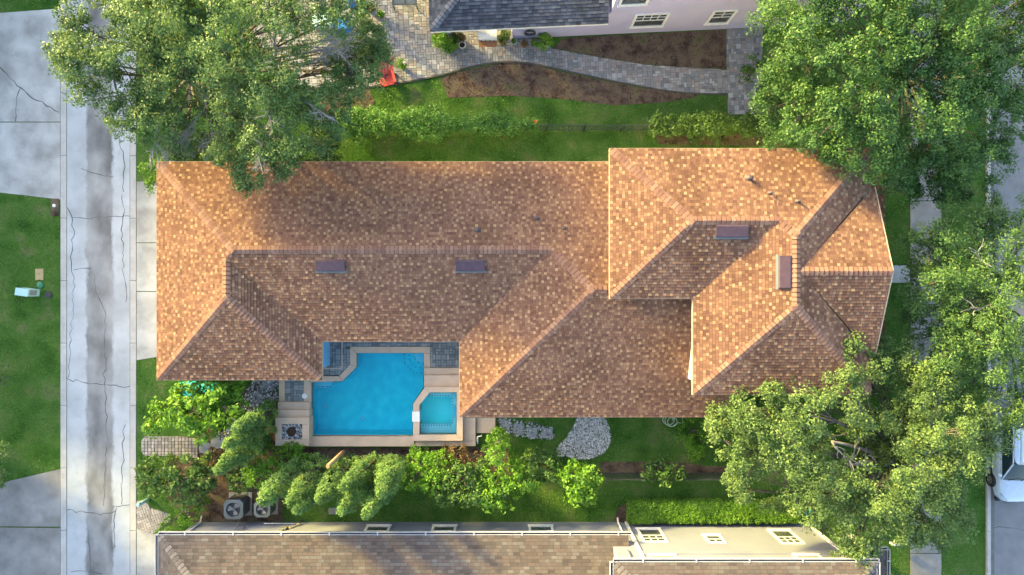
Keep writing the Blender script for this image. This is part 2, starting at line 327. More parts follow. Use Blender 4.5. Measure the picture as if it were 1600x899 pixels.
for c in ([(105, 324), (115, 340), (140, 343), (165, 338), (203, 338)], [(110, 330), (117, 360), (110, 400), (116, 440), (113, 500), (110, 550), (107, 590)],
          [(192, 300), (194, 260), (186, 215), (190, 205)], [(190, 305), (192, 335), (191, 380), (194, 430), (197, 472)],
          [(126, 263), (150, 272), (178, 277)], [(148, 430), (151, 455), (163, 480), (164, 540), (165, 600), (166, 680), (164, 740), (162, 790)],
          [(105, 595), (150, 601), (203, 604)], [(195, 665), (193, 700), (191, 750), (190, 788)], [(105, 797), (135, 801), (150, 806), (180, 800), (183, 794)],
          [(180, 795), (179, 830), (180, 855)], [(112, 893), (140, 892), (160, 897)], [(175, 790), (203, 789)], [(116, 421), (142, 420)], [(138, 830), (140, 870), (141, 899)]):
    crack(c, lane, 0.0165, 0.036)
def kerb(name, x0, x1, z, step, mname='concrete_kerb'):
    root = tag(bpy.data.objects.new(name, None), kind='structure'); C.objects.link(root); OFF[root.name] = Vector((0, 0, 0))
    me = None; y = -21.0
    while y < 21:
        if me is None:
            mb = MB(); mb.box(0, x1 - x0, 0, step - 0.02, -0.06, z, 0.01); o = mb.build('kerb_stone', mname, root); me = o.data
        else: o = link('kerb_stone', me, mname, root)
        o.location = (x0, y, 0); y += step
kerb('kerb_lane_west', P(95, 0)[0], P(104.3, 0)[0], 0.03, 3.05)
kerb('kerb_lane_east', P(203.7, 0)[0], P(213, 0)[0], 0.03, 3.05)
kerb('kerb_street', P(1540, 0)[0], P(1545.5, 0)[0], 0.14, 3.05)
m = MB(); m.box(P(1545.6, 0)[0], P(1553, 0)[0], -60, 60, -0.05, 0.008); struct('gutter', m, 'gutter_concrete')
m = MB(); m.box(P(1553.2, 0)[0], 60, -60, 60, -0.05, 0.012); street = struct('street', m, 'asphalt')
crack([(1553, 825), (1575, 824), (1600, 829)], street, 0.0165, 0.03, 0.02); crack([(1553, 330), (1600, 333)], street, 0.0165, 0.03, 0.02)
def slabs(name, polys, mname, z=0.03):
    root = tag(bpy.data.objects.new(name, None), kind='structure'); C.objects.link(root); OFF[root.name] = Vector((0, 0, 0))
    out = []
    for p in polys:
        mb = MB(); mb.prism([P2(*q) for q in p], -0.05, z + random.uniform(-.003, .003)); out.append(mb.build('slab', mname, root))
    return root, out
dw, sl = slabs('driveway_west_upper', [[(-260, 40), (94.5, 14), (94.5, 190.5), (-260, 190.5)], [(-260, 191.8), (94.5, 191.8), (94.5, 312), (0, 301), (-260, 275)]], 'concrete_slab')
crack([(-5, 100), (12, 118), (33, 139), (60, 158), (93, 176)], sl[0], 0.036, 0.05, 0.03); crack([(33, 139), (27, 155), (25, 190)], sl[0], 0.036, 0.04, 0.03)
dw, sl = slabs('driveway_west_lower', [[(-260, 800), (0, 755), (95, 733), (94.5, 823), (-260, 820)], [(-260, 822), (94.5, 825), (94.5, 1000), (-260, 1000)]], 'concrete_worn')
slabs('driveway_main', [[(214, 284), (270, 284), (270, 379), (214, 379)], [(214, 380.2), (270, 380.2), (270, 455), (214, 455)], [(214, 456.2), (270, 456.2), (270, 557), (245, 558), (214, 563)]], 'concrete_slab')
slabs('driveway_south', [[(214, 826), (236, 834), (270, 834), (270, 1000), (214, 1000)]], 'concrete_slab')
slabs('sidewalk', [[(1422, y), (1470, y), (1470, y + 48.8), (1422, y + 48.8)] for y in range(-135, 1030, 50)], 'concrete_worn', 0.05)
slabs('entry_path', [[(1350, 415), (1385, 415), (1385, 442), (1350, 442)], [(1386, 415), (1421, 415), (1421, 442), (1386, 442)]], 'concrete_slab', 0.04)
slabs('sidewalk_apron', [[(1250, 840), (1284, 840), (1284, 860), (1250, 860)]], 'concrete_slab', 0.03)

# mulch beds
def bed(name, pxs, z=0.02, chips=60, label=None):
    pts = [P2(*p) for p in pxs]
    mb = MB(); mb.prism(pts, -0.03, z); o = tag(mb.build(name, 'mulch'), kind='structure')
    xs = [p[0] for p in pts]; ys = [p[1] for p in pts]
    n = int((max(xs) - min(xs)) * (max(ys) - min(ys)) * chips)
    x = rng.uniform(min(xs), max(xs), n); y = rng.uniform(min(ys), max(ys), n); k = inside(pts, x, y); x = x[k]; y = y[k]; n = len(x)
    a = rng.uniform(0, 6.28, n); L_ = rng.uniform(.02, .06, n); W_ = rng.uniform(.008, .02, n)
    u = np.stack([np.cos(a), np.sin(a), rng.normal(0, .35, n)], 1) * L_[:, None]; v = np.stack([-np.sin(a), np.cos(a), rng.normal(0, .3, n)], 1) * W_[:, None]
    c = np.stack([x, y, np.full(n, z + .025)], 1)
    V = np.stack([c - u - v, c + u - v, c + u + v, c - u + v], 1)
    tag(np_mesh('bark_chips', V, 4, 'mulch_chip', o), kind='stuff')
    return o
bed('mulch_bed', [(865, 76), (880, 60), (1000, 54), (1133, 47), (1134, 107), (1085, 106), (1010, 101), (940, 90), (880, 78)])
bed('mulch_bed', [(688, 122), (720, 112), (790, 97.5), (830, 101), (900, 118), (1000, 138), (1090, 147), (1085, 152), (1040, 160), (960, 165), (880, 155), (800, 150), (700, 153)], z=0.015, chips=90)
bed('mulch_bed', [(300, 690), (345, 655), (390, 600), (430, 597), (430, 700), (650, 700), (770, 698), (772, 680), (790, 690), (800, 735), (640, 745), (430, 768), (442, 770), (442, 815), (300, 815), (262, 780), (255, 730)], z=0.012, chips=60)
bed('mulch_bed', [(938, 722), (1060, 722), (1100, 728), (1140, 730), (1140, 740), (938, 741)], z=0.015)
bed('mulch_bed', [(957, 818), (965, 795), (985, 781), (1010, 780), (1240, 784), (1245, 818)], z=0.012)
bed('mulch_bed', [(1020, 205), (1190, 205), (1195, 228), (1030, 226)], z=0.012)
bed('mulch_bed', [(500, 150), (578, 138), (585, 160), (560, 185), (500, 190)], z=0.012)

# ------------------------------------------------------------------ paving laid piece by piece
def chamfer_unit(th=0.05, ch=0.05):
    mb = MB(); mb.box(-.5, .5, -.5, .5, -th, 0); mb.v, mb.f, mb.sm = [], [], []
    b = [(-.5, -.5), (.5, -.5), (.5, .5), (-.5, .5)]; t = [(x * (1 - ch * 2), y * (1 - ch * 2)) for x, y in b]
    V = [(*p, -th) for p in b] + [(*p, -0.008) for p in b] + [(*p, 0) for p in t]; F = [(8, 9, 10, 11)]
    for i in range(4): j = (i + 1) % 4; F += [(i, j, 4 + j, 4 + i), (4 + i, 4 + j, 8 + j, 8 + i)]
    mb.faces(V, F); me = bpy.data.meshes.new('paver'); me.from_pydata(mb.v, [], mb.f); me.update()
    return me, np.array(V), F
PV_ME, PV_V, PV_F = chamfer_unit()
PV_MESH = {}
def paving(root, polys, mname, z, unit=0.13, ang=0.0, sizes=((2, 2), (2, 1), (1, 2), (1, 1)), maxobj=300, gap=0.014, wts=(3, 3, 2, 2)):
    key = mname
    if key not in PV_MESH: PV_MESH[key] = PV_ME.copy(); PV_MESH[key].materials.append(MATS[mname + '_object'])
    allp = np.array([q for p in polys for q in p]); ca, sa = math.cos(ang), math.sin(ang)
    rot = lambda x, y: (x * ca - y * sa, x * sa + y * ca)
    inv = np.array([(x * ca + y * sa, -x * sa + y * ca) for x, y in allp]); mn = inv.min(0); mx = inv.max(0)
    nx = int((mx[0] - mn[0]) / unit) + 2; ny = int((mx[1] - mn[1]) / unit) + 2
    occ = np.zeros((nx, ny), bool); pcs = []
    for j in range(ny):
        for i in range(nx):
            if occ[i, j]: continue
            opts = [s for s in random.choices(sizes, wts, k=3)] + [(1, 1)]
            for a, b in opts:
                if i + a <= nx and j + b <= ny and not occ[i:i + a, j:j + b].any():
                    occ[i:i + a, j:j + b] = True; pcs.append((mn[0] + (i + a / 2) * unit, mn[1] + (j + b / 2) * unit, a * unit - gap, b * unit - gap)); break
    pcs = np.array(pcs); wx, wy = rot(pcs[:, 0], pcs[:, 1])
    keep = np.zeros(len(pcs), bool)
    for p in polys: keep |= inside(p, wx, wy)
    # pieces that the edge of the paving cuts are trimmed to it
    hw = np.stack([pcs[:, 2], pcs[:, 3]], 1) / 2; cin = np.zeros((len(pcs), 4), bool)
    for q_, (sx, sy) in enumerate(((-1, -1), (1, -1), (1, 1), (-1, 1))):
        cx_, cy_ = rot(pcs[:, 0] + sx * hw[:, 0], pcs[:, 1] + sy * hw[:, 1])
        for p in polys: cin[:, q_] |= inside(p, cx_, cy_)
    cut = MB(); part_ = np.where((cin.any(1) | keep) & ~cin.all(1))[0]; keep = keep & cin.all(1)
    for i in part_:
        for p in polys:
            ar = sum(p[k][0] * p[(k + 1) % len(p)][1] - p[(k + 1) % len(p)][0] * p[k][1] for k in range(len(p)))
            pl = [rot(pcs[i, 0] + sx * hw[i, 0], pcs[i, 1] + sy * hw[i, 1]) for sx, sy in ((-1, -1), (1, -1), (1, 1), (-1, 1))]
            c_ = (wx[i], wy[i]); rad = math.hypot(*hw[i]); hit = False
            for k in range(len(p)):
                a = p[k]; b = p[(k + 1) % len(p)]; dx, dy = b[0] - a[0], b[1] - a[1]; l2 = dx * dx + dy * dy
                if l2 < 1e-9: continue
                t = max(0, min(1, ((c_[0] - a[0]) * dx + (c_[1] - a[1]) * dy) / l2))
                if math.hypot(a[0] + dx * t - c_[0], a[1] + dy * t - c_[1]) > rad: continue
                sg = 1 if ar > 0 else -1; f_ = lambda q: sg * (dx * (q[1] - a[1]) - dy * (q[0] - a[0])); out = []; hit = True
                for m_ in range(len(pl)):
                    u, v = pl[m_], pl[(m_ + 1) % len(pl)]; fu, fv = f_(u), f_(v)
                    if fu >= 0: out.append(u)
                    if (fu >= 0) != (fv >= 0): tt = fu / (fu - fv); out.append((u[0] + (v[0] - u[0]) * tt, u[1] + (v[1] - u[1]) * tt))
                pl = out
                if len(pl) < 3: break
            if hit and len(pl) >= 3 and abs(sum(pl[k][0] * pl[(k + 1) % len(pl)][1] - pl[(k + 1) % len(pl)][0] * pl[k][1] for k in range(len(pl)))) > .003: cut.prism(pl, z - .05, z + random.uniform(-.006, -.001)); break
    if cut.v: tag(cut.build('cut_pavers', mname + '_island', root), kind='stuff')
    vis = (np.abs(wx) < 25.5) & (np.abs(wy) < 14.6)
    idx = np.where(keep)[0]; idx = idx[np.argsort(-(pcs[idx, 2] * pcs[idx, 3]) - vis[idx] * 1.0)]
    off = OFF.get(root.name, Vector((0, 0, 0)))
    for i in idx[:maxobj]:
        o = link('paver', PV_MESH[key], None, root); o.location = (wx[i] - off.x, wy[i] - off.y, z + random.uniform(-.004, .004) - off.z)
        o.rotation_euler = (random.gauss(0, .006), random.gauss(0, .006), ang); o.scale = (pcs[i, 2], pcs[i, 3], 1)
    rest = idx[maxobj:]
    if len(rest):
        n = len(rest); nv = len(PV_V); mb = MB()
        for i in rest:
            V = PV_V * np.array([pcs[i, 2], pcs[i, 3], 1]); X = V[:, 0] * ca - V[:, 1] * sa + wx[i]; Y = V[:, 0] * sa + V[:, 1] * ca + wy[i]
            mb.faces(np.stack([X, Y, V[:, 2] + z + random.uniform(-.004, .004)], 1).tolist(), PV_F)
        tag(mb.build('pavers', mname + '_island', root), kind='stuff')
def sheet(name, pxs, z, mname, zpx=0.0):
    mb = MB(); mb.prism([P2(*q, zpx) for q in pxs], -0.04, z); return tag(mb.build(name, mname), kind='structure')
patio_low = smoothpoly([(540, 141), (578, 136), (640, 128), (690, 118), (740, 103), (790, 96), (835, 100), (900, 115), (980, 132), (1060, 146), (1137, 148)], 2)
patio = patio_low + [(1137, 179), (1189, 179), (1192, 40), (1135, 45), (1135, 109), (1085, 107), (1010, 102), (940, 91), (865, 77), (845, 62), (800, 58), (800, 20), (720, -60), (390, -60), (390, 95), (470, 135)]
pat = sheet('patio', patio, 0.015, 'joint_sand')
paving(pat, [[P2(*q) for q in patio]], 'paver_grey', 0.05, unit=0.125, ang=R(3))
m = MB(); pts = [P2(*q) for q in patio_low]; 
for a, b in zip(pts, pts[1:]):
    d = Vector((b[0] - a[0], b[1] - a[1], 0)); n = d.normalized(); m.obox(((a[0] + b[0]) / 2, (a[1] + b[1]) / 2, 0.03), n, Vector((-n.y, n.x, 0)), Vector((0, 0, 1)), d.length / 2 + .01, 0.035, 0.035)
m.build('edging', 'joint_sand', pat)
walk = [(221, 690), (226, 682), (288, 682), (309, 686), (309, 716), (288, 713), (226, 712), (221, 705)]
wk = sheet('garden_path', walk, 0.012, 'joint_sand')
paving(wk, [[P2(*q) for q in walk]], 'paver_pale', 0.045, unit=0.165, sizes=((1, 1),), wts=(1,), gap=0.022)
apr = [(214, 783), (224, 782), (240, 795), (268, 804), (268, 812), (238, 835), (214, 826)]
ap = sheet('brick_apron', apr, 0.012, 'joint_sand')
paving(ap, [[P2(*q) for q in apr]], 'paver_pale', 0.045, unit=0.12, sizes=((2, 1), (1, 2), (1, 1)), wts=(2, 2, 1), gap=0.012, ang=R(20))

# ------------------------------------------------------------------ roofs laid tab by tab
def clip_poly(poly, axis, val, keep_gt):
    out = []; n = len(poly)
    for i in range(n):
        a = poly[i]; b = poly[(i + 1) % n]; da = a[axis] - val; db = b[axis] - val
        if not keep_gt: da, db = -da, -db
        if da >= 0: out.append(a)
        if (da >= 0) != (db >= 0):
            t = da / (da - db); out.append((a[0] + (b[0] - a[0]) * t, a[1] + (b[1] - a[1]) * t))
    return out
class Slope:
    """a roof plane: passes the eave point (x0,y0,z0), rises by pitch p towards plan direction (dx,dy)"""
    def __init__(s, eave, up, polys, p=0.4):
        s.e = eave; s.u = up; s.p = p; s.polys = polys; s.k = math.sqrt(1 + p * p)
        s.t = (up[1], -up[0]); n = Vector((-up[0] * p, -up[1] * p, 1)).normalized(); s.n = n
    def z(s, x, y): return s.e[2] + s.p * ((x - s.e[0]) * s.u[0] + (y - s.e[1]) * s.u[1])
    def at(s, a, v, lift):
        d = v / s.k; x = s.e[0] + s.t[0] * a + s.u[0] * d; y = s.e[1] + s.t[1] * a + s.u[1] * d
        return (x + s.n.x * lift, y + s.n.y * lift, s.e[2] + s.p * d + s.n.z * lift)
    def uv(s, x, y):
        dx, dy = x - s.e[0], y - s.e[1]
        return (dx * s.t[0] + dy * s.t[1], (dx * s.u[0] + dy * s.u[1]) * s.k)
    def under(s, mb):
        for p in s.polys: 
            q = [(x, y, s.z(x, y)) for x, y in p]
            a = sum(p[i][0] * p[(i + 1) % len(p)][1] - p[(i + 1) % len(p)][0] * p[i][1] for i in range(len(p)))
            mb.poly(q if a > 0 else q[::-1])
    def tabs(s, mb, ex=0.125, tw=0.13, t0=0.024, acc=None, pa=0.28):
        main = mb
        for p in s.polys:
            uvp = [s.uv(x, y) for x, y in p]
            a = sum(uvp[i][0] * uvp[(i + 1) % len(p)][1] - uvp[(i + 1) % len(p)][0] * uvp[i][1] for i in range(len(p)))
            prev = []; v0 = min(q[1] for q in uvp); v1 = max(q[1] for q in uvp); r0 = math.floor(v0 / ex + 1e-6)
            for r in range(r0, int(math.ceil(v1 / ex))):
                st = clip_poly(clip_poly(uvp, 1, r * ex + .014, True), 1, (r + 1) * ex, False)
                if len(st) < 3: continue
                ua = min(q[0] for q in st); ub = max(q[0] for q in st)
                rr = random.Random(r * 7919 + int(s.e[0] * 100)); x = ua - rr.random() * tw; cur = []; last = False
                while x < ub:
                    wd = tw * rr.choice((0.85, 0.95, 1.0, 1.0, 1.1, 1.2)); c = clip_poly(clip_poly(st, 0, x, True), 0, x + wd - .009, False); xm = x + wd / 2; x += wd
                    if len(c) < 3: continue
                    if acc is not None:
                        hit = (not last) and rr.random() < pa and not any(abs(xm - q) < .14 for q in prev); last = hit; mb = acc if hit else main
                        if hit: cur.append(xm)
                    th = t0 * rr.choice((0.75, 0.8, 1.0, 1.25)); base = r * ex + .014
                    lift = lambda v: 0.004 + th * max(0, 1 - (v - base) / ex)
                    top = [s.at(q[0], q[1], lift(q[1])) for q in c]
                    if a < 0: top = top[::-1]
                    k = len(mb.v); mb.v += top; n = len(top); mb.f.append(tuple(range(k, k + n))); mb.sm.append(False)
                    lo = [q[0] for q in c if abs(q[1] - base) < 1e-5]
                    if len(lo) >= 2:                    # the butt edge, joined on so that the tab stays one piece
                        i0 = min(range(n), key=lambda i: (top[i][0] - s.at(min(lo), base, lift(base))[0]) ** 2 + (top[i][1] - s.at(min(lo), base, lift(base))[1]) ** 2)
                        i1 = min(range(n), key=lambda i: (top[i][0] - s.at(max(lo), base, lift(base))[0]) ** 2 + (top[i][1] - s.at(max(lo), base, lift(base))[1]) ** 2)
                        kk = len(mb.v); mb.v += [s.at(min(lo), base, -0.002), s.at(max(lo), base, -0.002)]
                        mb.f.append((k + i0, kk, kk + 1, k + i1)); mb.sm.append(False)
                prev = cur
def cap_mesh(name, drop, L_=0.15, W_=0.17, th=0.022):
    mb = MB(); V = []
    for x, l in ((0, th + .012), (L_, .012)):
        for y in (-W_, 0, W_): V.append((x, y, l - abs(y) * drop))
    for y in (-W_, 0, W_): V.append((0, y, -.01 - abs(y) * drop))
    mb.faces(V, [(0, 1, 4, 3)[::-1], (1, 2, 5, 4)[::-1], (0, 6, 7, 1)[::-1], (1, 7, 8, 2)[::-1]])
    return mb
def lay_caps(parent, segs, mname, mjoin=None, pitch=0.18, maxobj=300, cname='ridge_cap'):
    meshes = {}; cnt = 0; rest = MB(); st_ = MB(); off = OFF.get(parent.name, Vector((0, 0, 0)))
    for a, b, kind in segs:
        a = Vector(a); b = Vector(b); d = (b - a); n = max(1, int(d.length / pitch)); step = d.length / n; X = d.normalized()
        Y = Vector((0, 0, 1)).cross(X).normalized(); Z = X.cross(Y)
        drop = 0.283 if kind == 'hip' else 0.4
        if kind not in meshes:
            o = cap_mesh('cap', drop).build(cname, mname); meshes[kind] = o.data; bpy.data.objects.remove(o)
        a = a + X * (.1 if kind == 'hip' else 0); d = b - a
        st_.obox((a + b) / 2 + Y * .075 - Z * (.075 * drop - .012), X, (Y - Z * drop).normalized(), (Z + Y * drop).normalized(), d.length / 2, .08, .006); st_.obox((a + b) / 2 - Y * .075 - Z * (.075 * drop - .012), X, (Y + Z * drop).normalized(), (Z - Y * drop).normalized(), d.length / 2, .08, .006)
        for i in range(n):
            p = a + X * (i * step + .02) ; cnt += 1
            M_ = Matrix((( X.x, Y.x, Z.x, p.x - off.x), (X.y, Y.y, Z.y, p.y - off.y), (X.z, Y.z, Z.z, p.z - off.z + .014), (0, 0, 0, 1)))
            if cnt <= maxobj:
                o = link(cname, meshes[kind], None, parent); o.matrix_local = M_
            else:
                cm = cap_mesh('cap', drop); T = Matrix.Translation(off)
                rest.faces([tuple((T @ M_) @ Vector(v)) for v in cm.v], cm.f)
    st_.build('ridge_gap_shade', 'underlay', parent)  # dark strip stands in for the shade between neighbouring caps
    if rest.v: tag(rest.build(cname + 's', mjoin or mname, parent), kind='stuff')

# ------------------------------------------------------------------ the house in the middle
house = empty('main_house', (0, 0, 0), 'long house with warm brown shingle hip roof around the blue pool', 'house')
zL, zU, p = 2.9, 5.95, 0.4
L0 = [Slope((-15.9, 5.63, zL), (0, -1), [[(-15.9, 5.63), (-11.875, 1.605), (1.675, 1.605), (1.675, 5.63)], [(1.675, 5.63), (1.675, 1.605), (3.365, -.085), (4.45, -.085), (4.45, 5.63)]]),
      Slope((-15.9, 0, zL), (1, 0), [[(-15.9, 5.63), (-15.9, -4.14), (-12.205, -.445), (-12.205, 1.275), (-11.875, 1.605)]]),
      Slope((0, -2.42, zL), (0, 1), [[(-8.51, -2.42), (-2.35, -2.42), (1.675, 1.605), (-11.875, 1.605), (-12.205, 1.275)]]),
      Slope((0, -4.14, zL), (0, 1), [[(-15.9, -4.14), (-8.51, -4.14), (-12.205, -.445)]]),
      Slope((-8.51, 0, zL), (-1, 0), [[(-8.51, -4.14), (-8.51, -2.42), (-12.205, 1.275), (-12.205, -.445)]]),
      Slope((-2.35, 0, zL), (1, 0), [[(-2.35, -5.8), (3.365, -.085), (1.675, 1.605), (-2.35, -2.42)]]),
      Slope((0, -5.8, zL), (0, 1), [[(-2.35, -5.8), (7.9, -5.8), (7.9, -.085), (3.365, -.085)], [(7.9, -5.8), (9.8, -5.8), (9.8, -3.8), (7.9, -3.8)]]),
      Slope((16.7, 0, zL), (-1, 0), [[(16.7, -3.9), (16.7, 5.0), (14.1, 5.0), (14.1, -3.9)]])]
U0 = [Slope((3.96, 5.63, zU), (0, -1), [[(3.96, 5.63), (7.0, 2.59), (10.37, 2.59), (10.37, 5.63)], [(10.37, 5.63), (10.37, 2.59), (10.93, 2.03), (14.53, 5.63)]]),
      Slope((3.96, 0, zU), (1, 0), [[(3.96, -.45), (7.0, 2.59), (3.96, 5.63)]]),
      Slope((0, -.45, zU), (0, 1), [[(3.96, -.45), (7.33, -.45), (10.37, 2.59), (7.0, 2.59)]]),
      Slope((7.33, 0, zU), (1, 0), [[(7.33, -4.34), (10.93, -.74), (10.93, 2.03), (10.37, 2.59), (7.33, -.45)]]),
      Slope((0, -4.34, zU), (0, 1), [[(7.33, -4.34), (14.53, -4.34), (10.93, -.74)]]),
      Slope((14.53, 0, zU), (-1, 0), [[(14.53, 5.63), (10.93, 2.03), (10.93, .63), (11.08, .63), (14.53, 4.08)], [(14.53, -2.82), (11.08, .63), (10.93, .63), (10.93, -.74), (14.53, -4.34)]]),
      Slope((14.66, 4.08, zU), (0, -1), [[(14.66, 4.08), (11.08, .63), (14.66, .63)]]),
      Slope((14.66, -2.82, zU), (0, 1), [[(14.66, -2.82), (14.66, .63), (11.08, .63)]])]
mb = MB()
for s in L0 + U0: s.under(mb)
roof = mb.build('roof', 'underlay', house)
mb = MB()
mb2 = MB()
for s in L0 + U0: s.tabs(mb, acc=mb2)
tag(mb.build('shingles', 'shingle_brown', roof), kind='stuff'); tag(mb2.build('accent_shingles', 'shingle_accent', roof), kind='stuff')
zr = lambda d, z0: z0 + p * d
CAPS = [((3.96, 5.63, zU), (7.0, 2.59, zr(3.04, zU)), 'hip'), ((3.96, -.45, zU), (7.0, 2.59, zr(3.04, zU)), 'hip'), ((7.0, 2.59, zr(3.04, zU)), (10.37, 2.59, zr(3.04, zU)), 'ridge'),
        ((10.37, 2.59, zr(3.04, zU)), (10.93, 2.03, zr(3.6, zU)), 'hip'), ((10.93, -.74, zr(3.6, zU)), (10.93, 2.03, zr(3.6, zU)), 'ridge'),
        ((14.53, 5.63, zU), (10.93, 2.03, zr(3.6, zU)), 'hip'), ((7.33, -4.34, zU), (10.93, -.74, zr(3.6, zU)), 'hip'), ((14.53, -4.34, zU), (10.93, -.74, zr(3.6, zU)), 'hip'),
        ((14.66, .63, zr(3.45, zU)), (11.08, .63, zr(3.45, zU)), 'ridge'),
        ((-15.9, 5.63, zL), (-11.875, 1.605, zr(4.025, zL)), 'hip'), ((-12.205, 1.275, zr(3.695, zL)), (-11.875, 1.605, zr(4.025, zL)), 'hip'),
        ((-12.205, -.445, zr(3.695, zL)), (-12.205, 1.275, zr(3.695, zL)), 'ridge'), ((-15.9, -4.14, zL), (-12.205, -.445, zr(3.695, zL)), 'hip'),
        ((-8.51, -4.14, zL), (-12.205, -.445, zr(3.695, zL)), 'hip'), ((1.675, 1.605, zr(4.025, zL)), (3.365, -.085, zr(5.715, zL)), 'hip'),
        ((-2.35, -5.8, zL), (3.365, -.085, zr(5.715, zL)), 'hip'), ((3.365, -.085, zr(5.715, zL)), (4.4, -.085, zr(5.715, zL)), 'ridge'),
        ((-11.875, 1.605, zr(4.025, zL)), (1.675, 1.605, zr(4.025, zL)), 'ridge')]
lay_caps(roof, CAPS, 'cap_brown', 'cap_brown_joined')
# eave boards and walls, block by block
blocks = [(-15.9, 1.7, -2.42, 5.63, zL), (-15.9, -8.51, -4.14, -2.3, zL), (-2.35, 9.8, -5.8, 5.63, zL), (3.96, 14.53, -.45, 5.63, zU), (7.33, 14.53, -4.34, -.4, zU), (14.0, 16.7, -3.9, 5.0, zL)]
for i, (x0, x1, y0, y1, z) in enumerate(blocks):
    e = 0.018; d = i * .004; zt = z - .012
    mb = MB(); mb.box(x0 - e, x1 + e, y0 - e, y1 + e, zt - .16 - d, zt - d); mb.build('eave_board', 'fascia', house)
for i, (x0, x1, y0, y1, z) in enumerate(blocks[:5]):
    o = .36; d = i * .003
    mb = MB(); mb.box(x0 + o, x1 - o if i != 0 else x1, y0 + o + d, y1 - o - d, 0, z - .1); mb.build('wall', 'stucco_white', house)
mb = MB(); mb.faces([(14.3, 4.08, zU), (14.3, -2.82, zU), (14.3, .63, zr(3.35, zU)), (14.2, 4.08, zU), (14.2, -2.82, zU), (14.2, .63, zr(3.35, zU))], [(0, 2, 1), (3, 4, 5)]); mb.build('gable_wall', 'stucco_white', house)
mb = MB(); mb.box(14.2, 14.3, -2.82, 4.08, zU - .12, zU + .002)
for sgn in (1, -1):                       # barge boards of the front gable
    a = Vector((14.69, .63 + sgn * 3.45, zU - .05)); b = Vector((14.69, .63, zr(3.45, zU) - .05)); d = (b - a); X = d.normalized(); Y = Vector((1, 0, 0)); mb.obox((a + b) / 2, X, Y, X.cross(Y), d.length / 2, .02, .06)
mb.build('barge_board', 'fascia', house)
for y in (4.7, 2.6, -1.4, -3.6):
    mb = MB(); mb.box(16.25, 16.5, y - .12, y + .12, 0, 2.75); mb.build('porch_post', 'stucco_white', house)
def sl_frame(s, x, y):                    # axes on a slope
    up = Vector((s.u[0], s.u[1], s.p)).normalized(); t = Vector((s.t[0], s.t[1], 0)); return Vector((x, y, s.z(x, y))), t, up, s.n
def vent(s, px, py, zg):
    for _ in range(6):
        x, y = P2(px, py, zg); zg = s.z(x, y)
    c, t, up, n = sl_frame(s, x, y); mb = MB(); hw, hl = .62, .25
    # low sloping hood open downslope: back edge flush, front edge raised
    V = []
    for a in (-hw, hw):
        for b, h in ((-hl, 0.01), (-hl, .15), (-hl + .06, .17), (hl * .75, .10), (hl, .02)): V.append(c + t * a + up * b + n * h)
    mb.faces(V, [(0, 1, 2, 3, 4), (9, 8, 7, 6, 5), (1, 6, 7, 2), (2, 7, 8, 3), (3, 8, 9, 4), (0, 5, 6, 1)])
    o = mb.build('roof_vent', 'vent_metal', house)
    f = MB(); f.obox(c - up * (hl + .05) + n * .03, t, up, n, hw + .06, .05, .008); f.build('flashing', 'ac_top', o)
vent(L0[2], 517, 414, 4); vent(L0[2], 735, 414, 4); vent(U0[2], 1143, 360, 7); vent(U0[3], 1227, 425, 7)
def pipe(s, px, py, zg, h, r):
    for _ in range(6):
        x, y = P2(px, py, zg); zg = s.z(x, y)
    mb = MB(); mb.lathe(x, y, [(r * 2.3, zg - .05), (r * 2.1, zg + .05), (r, zg + .08), (r, zg + h), (r * .6, zg + h + .005)], 10); mb.build('vent_pipe', 'lead_pipe', house)
for px, py, r in ((746, 360, .07), (839, 341, .06), (882, 357, .045)): pipe(L0[0], px, py, 4, .3, r)
for px, py, r in ((1169, 279, .08), (1202, 302, .04), (1245, 315, .045)): pipe(U0[0], px, py, 6.5, .32, r)

# ------------------------------------------------------------------ the house to the south
sh = empty('south_house', (0, -15, 0), 'cream stucco house with taupe shingle roof and white gutters', 'house')
# lower part: hip roof, eave line y=-11.05; upper part two storeys high
S0 = [Slope((0, -11.05, 2.95), (0, -1), [[(-15.8, -11.05), (-9.8, -17.05), (5.2, -17.05), (5.2, -11.05)]]),
      Slope((-15.8, 0, 2.95), (1, 0), [[(-15.8, -11.05), (-15.8, -23.05), (-9.8, -17.05)]]),
      Slope((0, -23.05, 2.95), (0, 1), [[(-15.8, -23.05), (5.2, -23.05), (5.2, -17.05), (-9.8, -17.05)]])]
S1 = [Slope((0, -11.1, 5.95), (0, -1), [[(4.1, -11.1), (9.4, -16.4), (14.75, -11.1)]]),
      Slope((4.1, 0, 5.95), (1, 0), [[(4.1, -11.1), (4.1, -23.1), (9.4, -17.8), (9.4, -16.4)]]),
      Slope((14.75, 0, 5.95), (-1, 0), [[(14.75, -11.1), (9.4, -16.4), (9.4, -17.8), (14.75, -23.1)]]),
      Slope((0, -23.1, 5.95), (0, 1), [[(4.1, -23.1), (14.75, -23.1), (9.4, -17.8)]]),
      Slope((16.7, 0, 2.95), (-1, 0), [[(16.75, -11.75), (14.3, -11.75), (14.3, -22), (16.75, -22)]])]
mb = MB()
for s in S0 + S1: s.under(mb)
sroof = mb.build('roof', 'underlay', sh)
mb = MB()
for s in S0 + S1: s.tabs(mb, ex=0.145, tw=0.26)
tag(mb.build('shingles', 'shingle_taupe', sroof), kind='stuff')
lay_caps(sroof, [((-15.8, -11.05, 2.95), (-9.8, -17.05, 5.35), 'hip'), ((-9.8, -17.05, 5.35), (5, -17.05, 5.35), 'ridge'), ((4.1, -11.1, 5.95), (9.4, -16.4, 8.07), 'hip'), ((14.75, -11.1, 5.95), (9.4, -16.4, 8.07), 'hip')], 'cap_taupe', pitch=.2)
mb = MB(); mb.box(-15.4, 5.4, -22.7, -11.45, 0, 2.85); mb.build('wall', 'stucco_cream', sh)
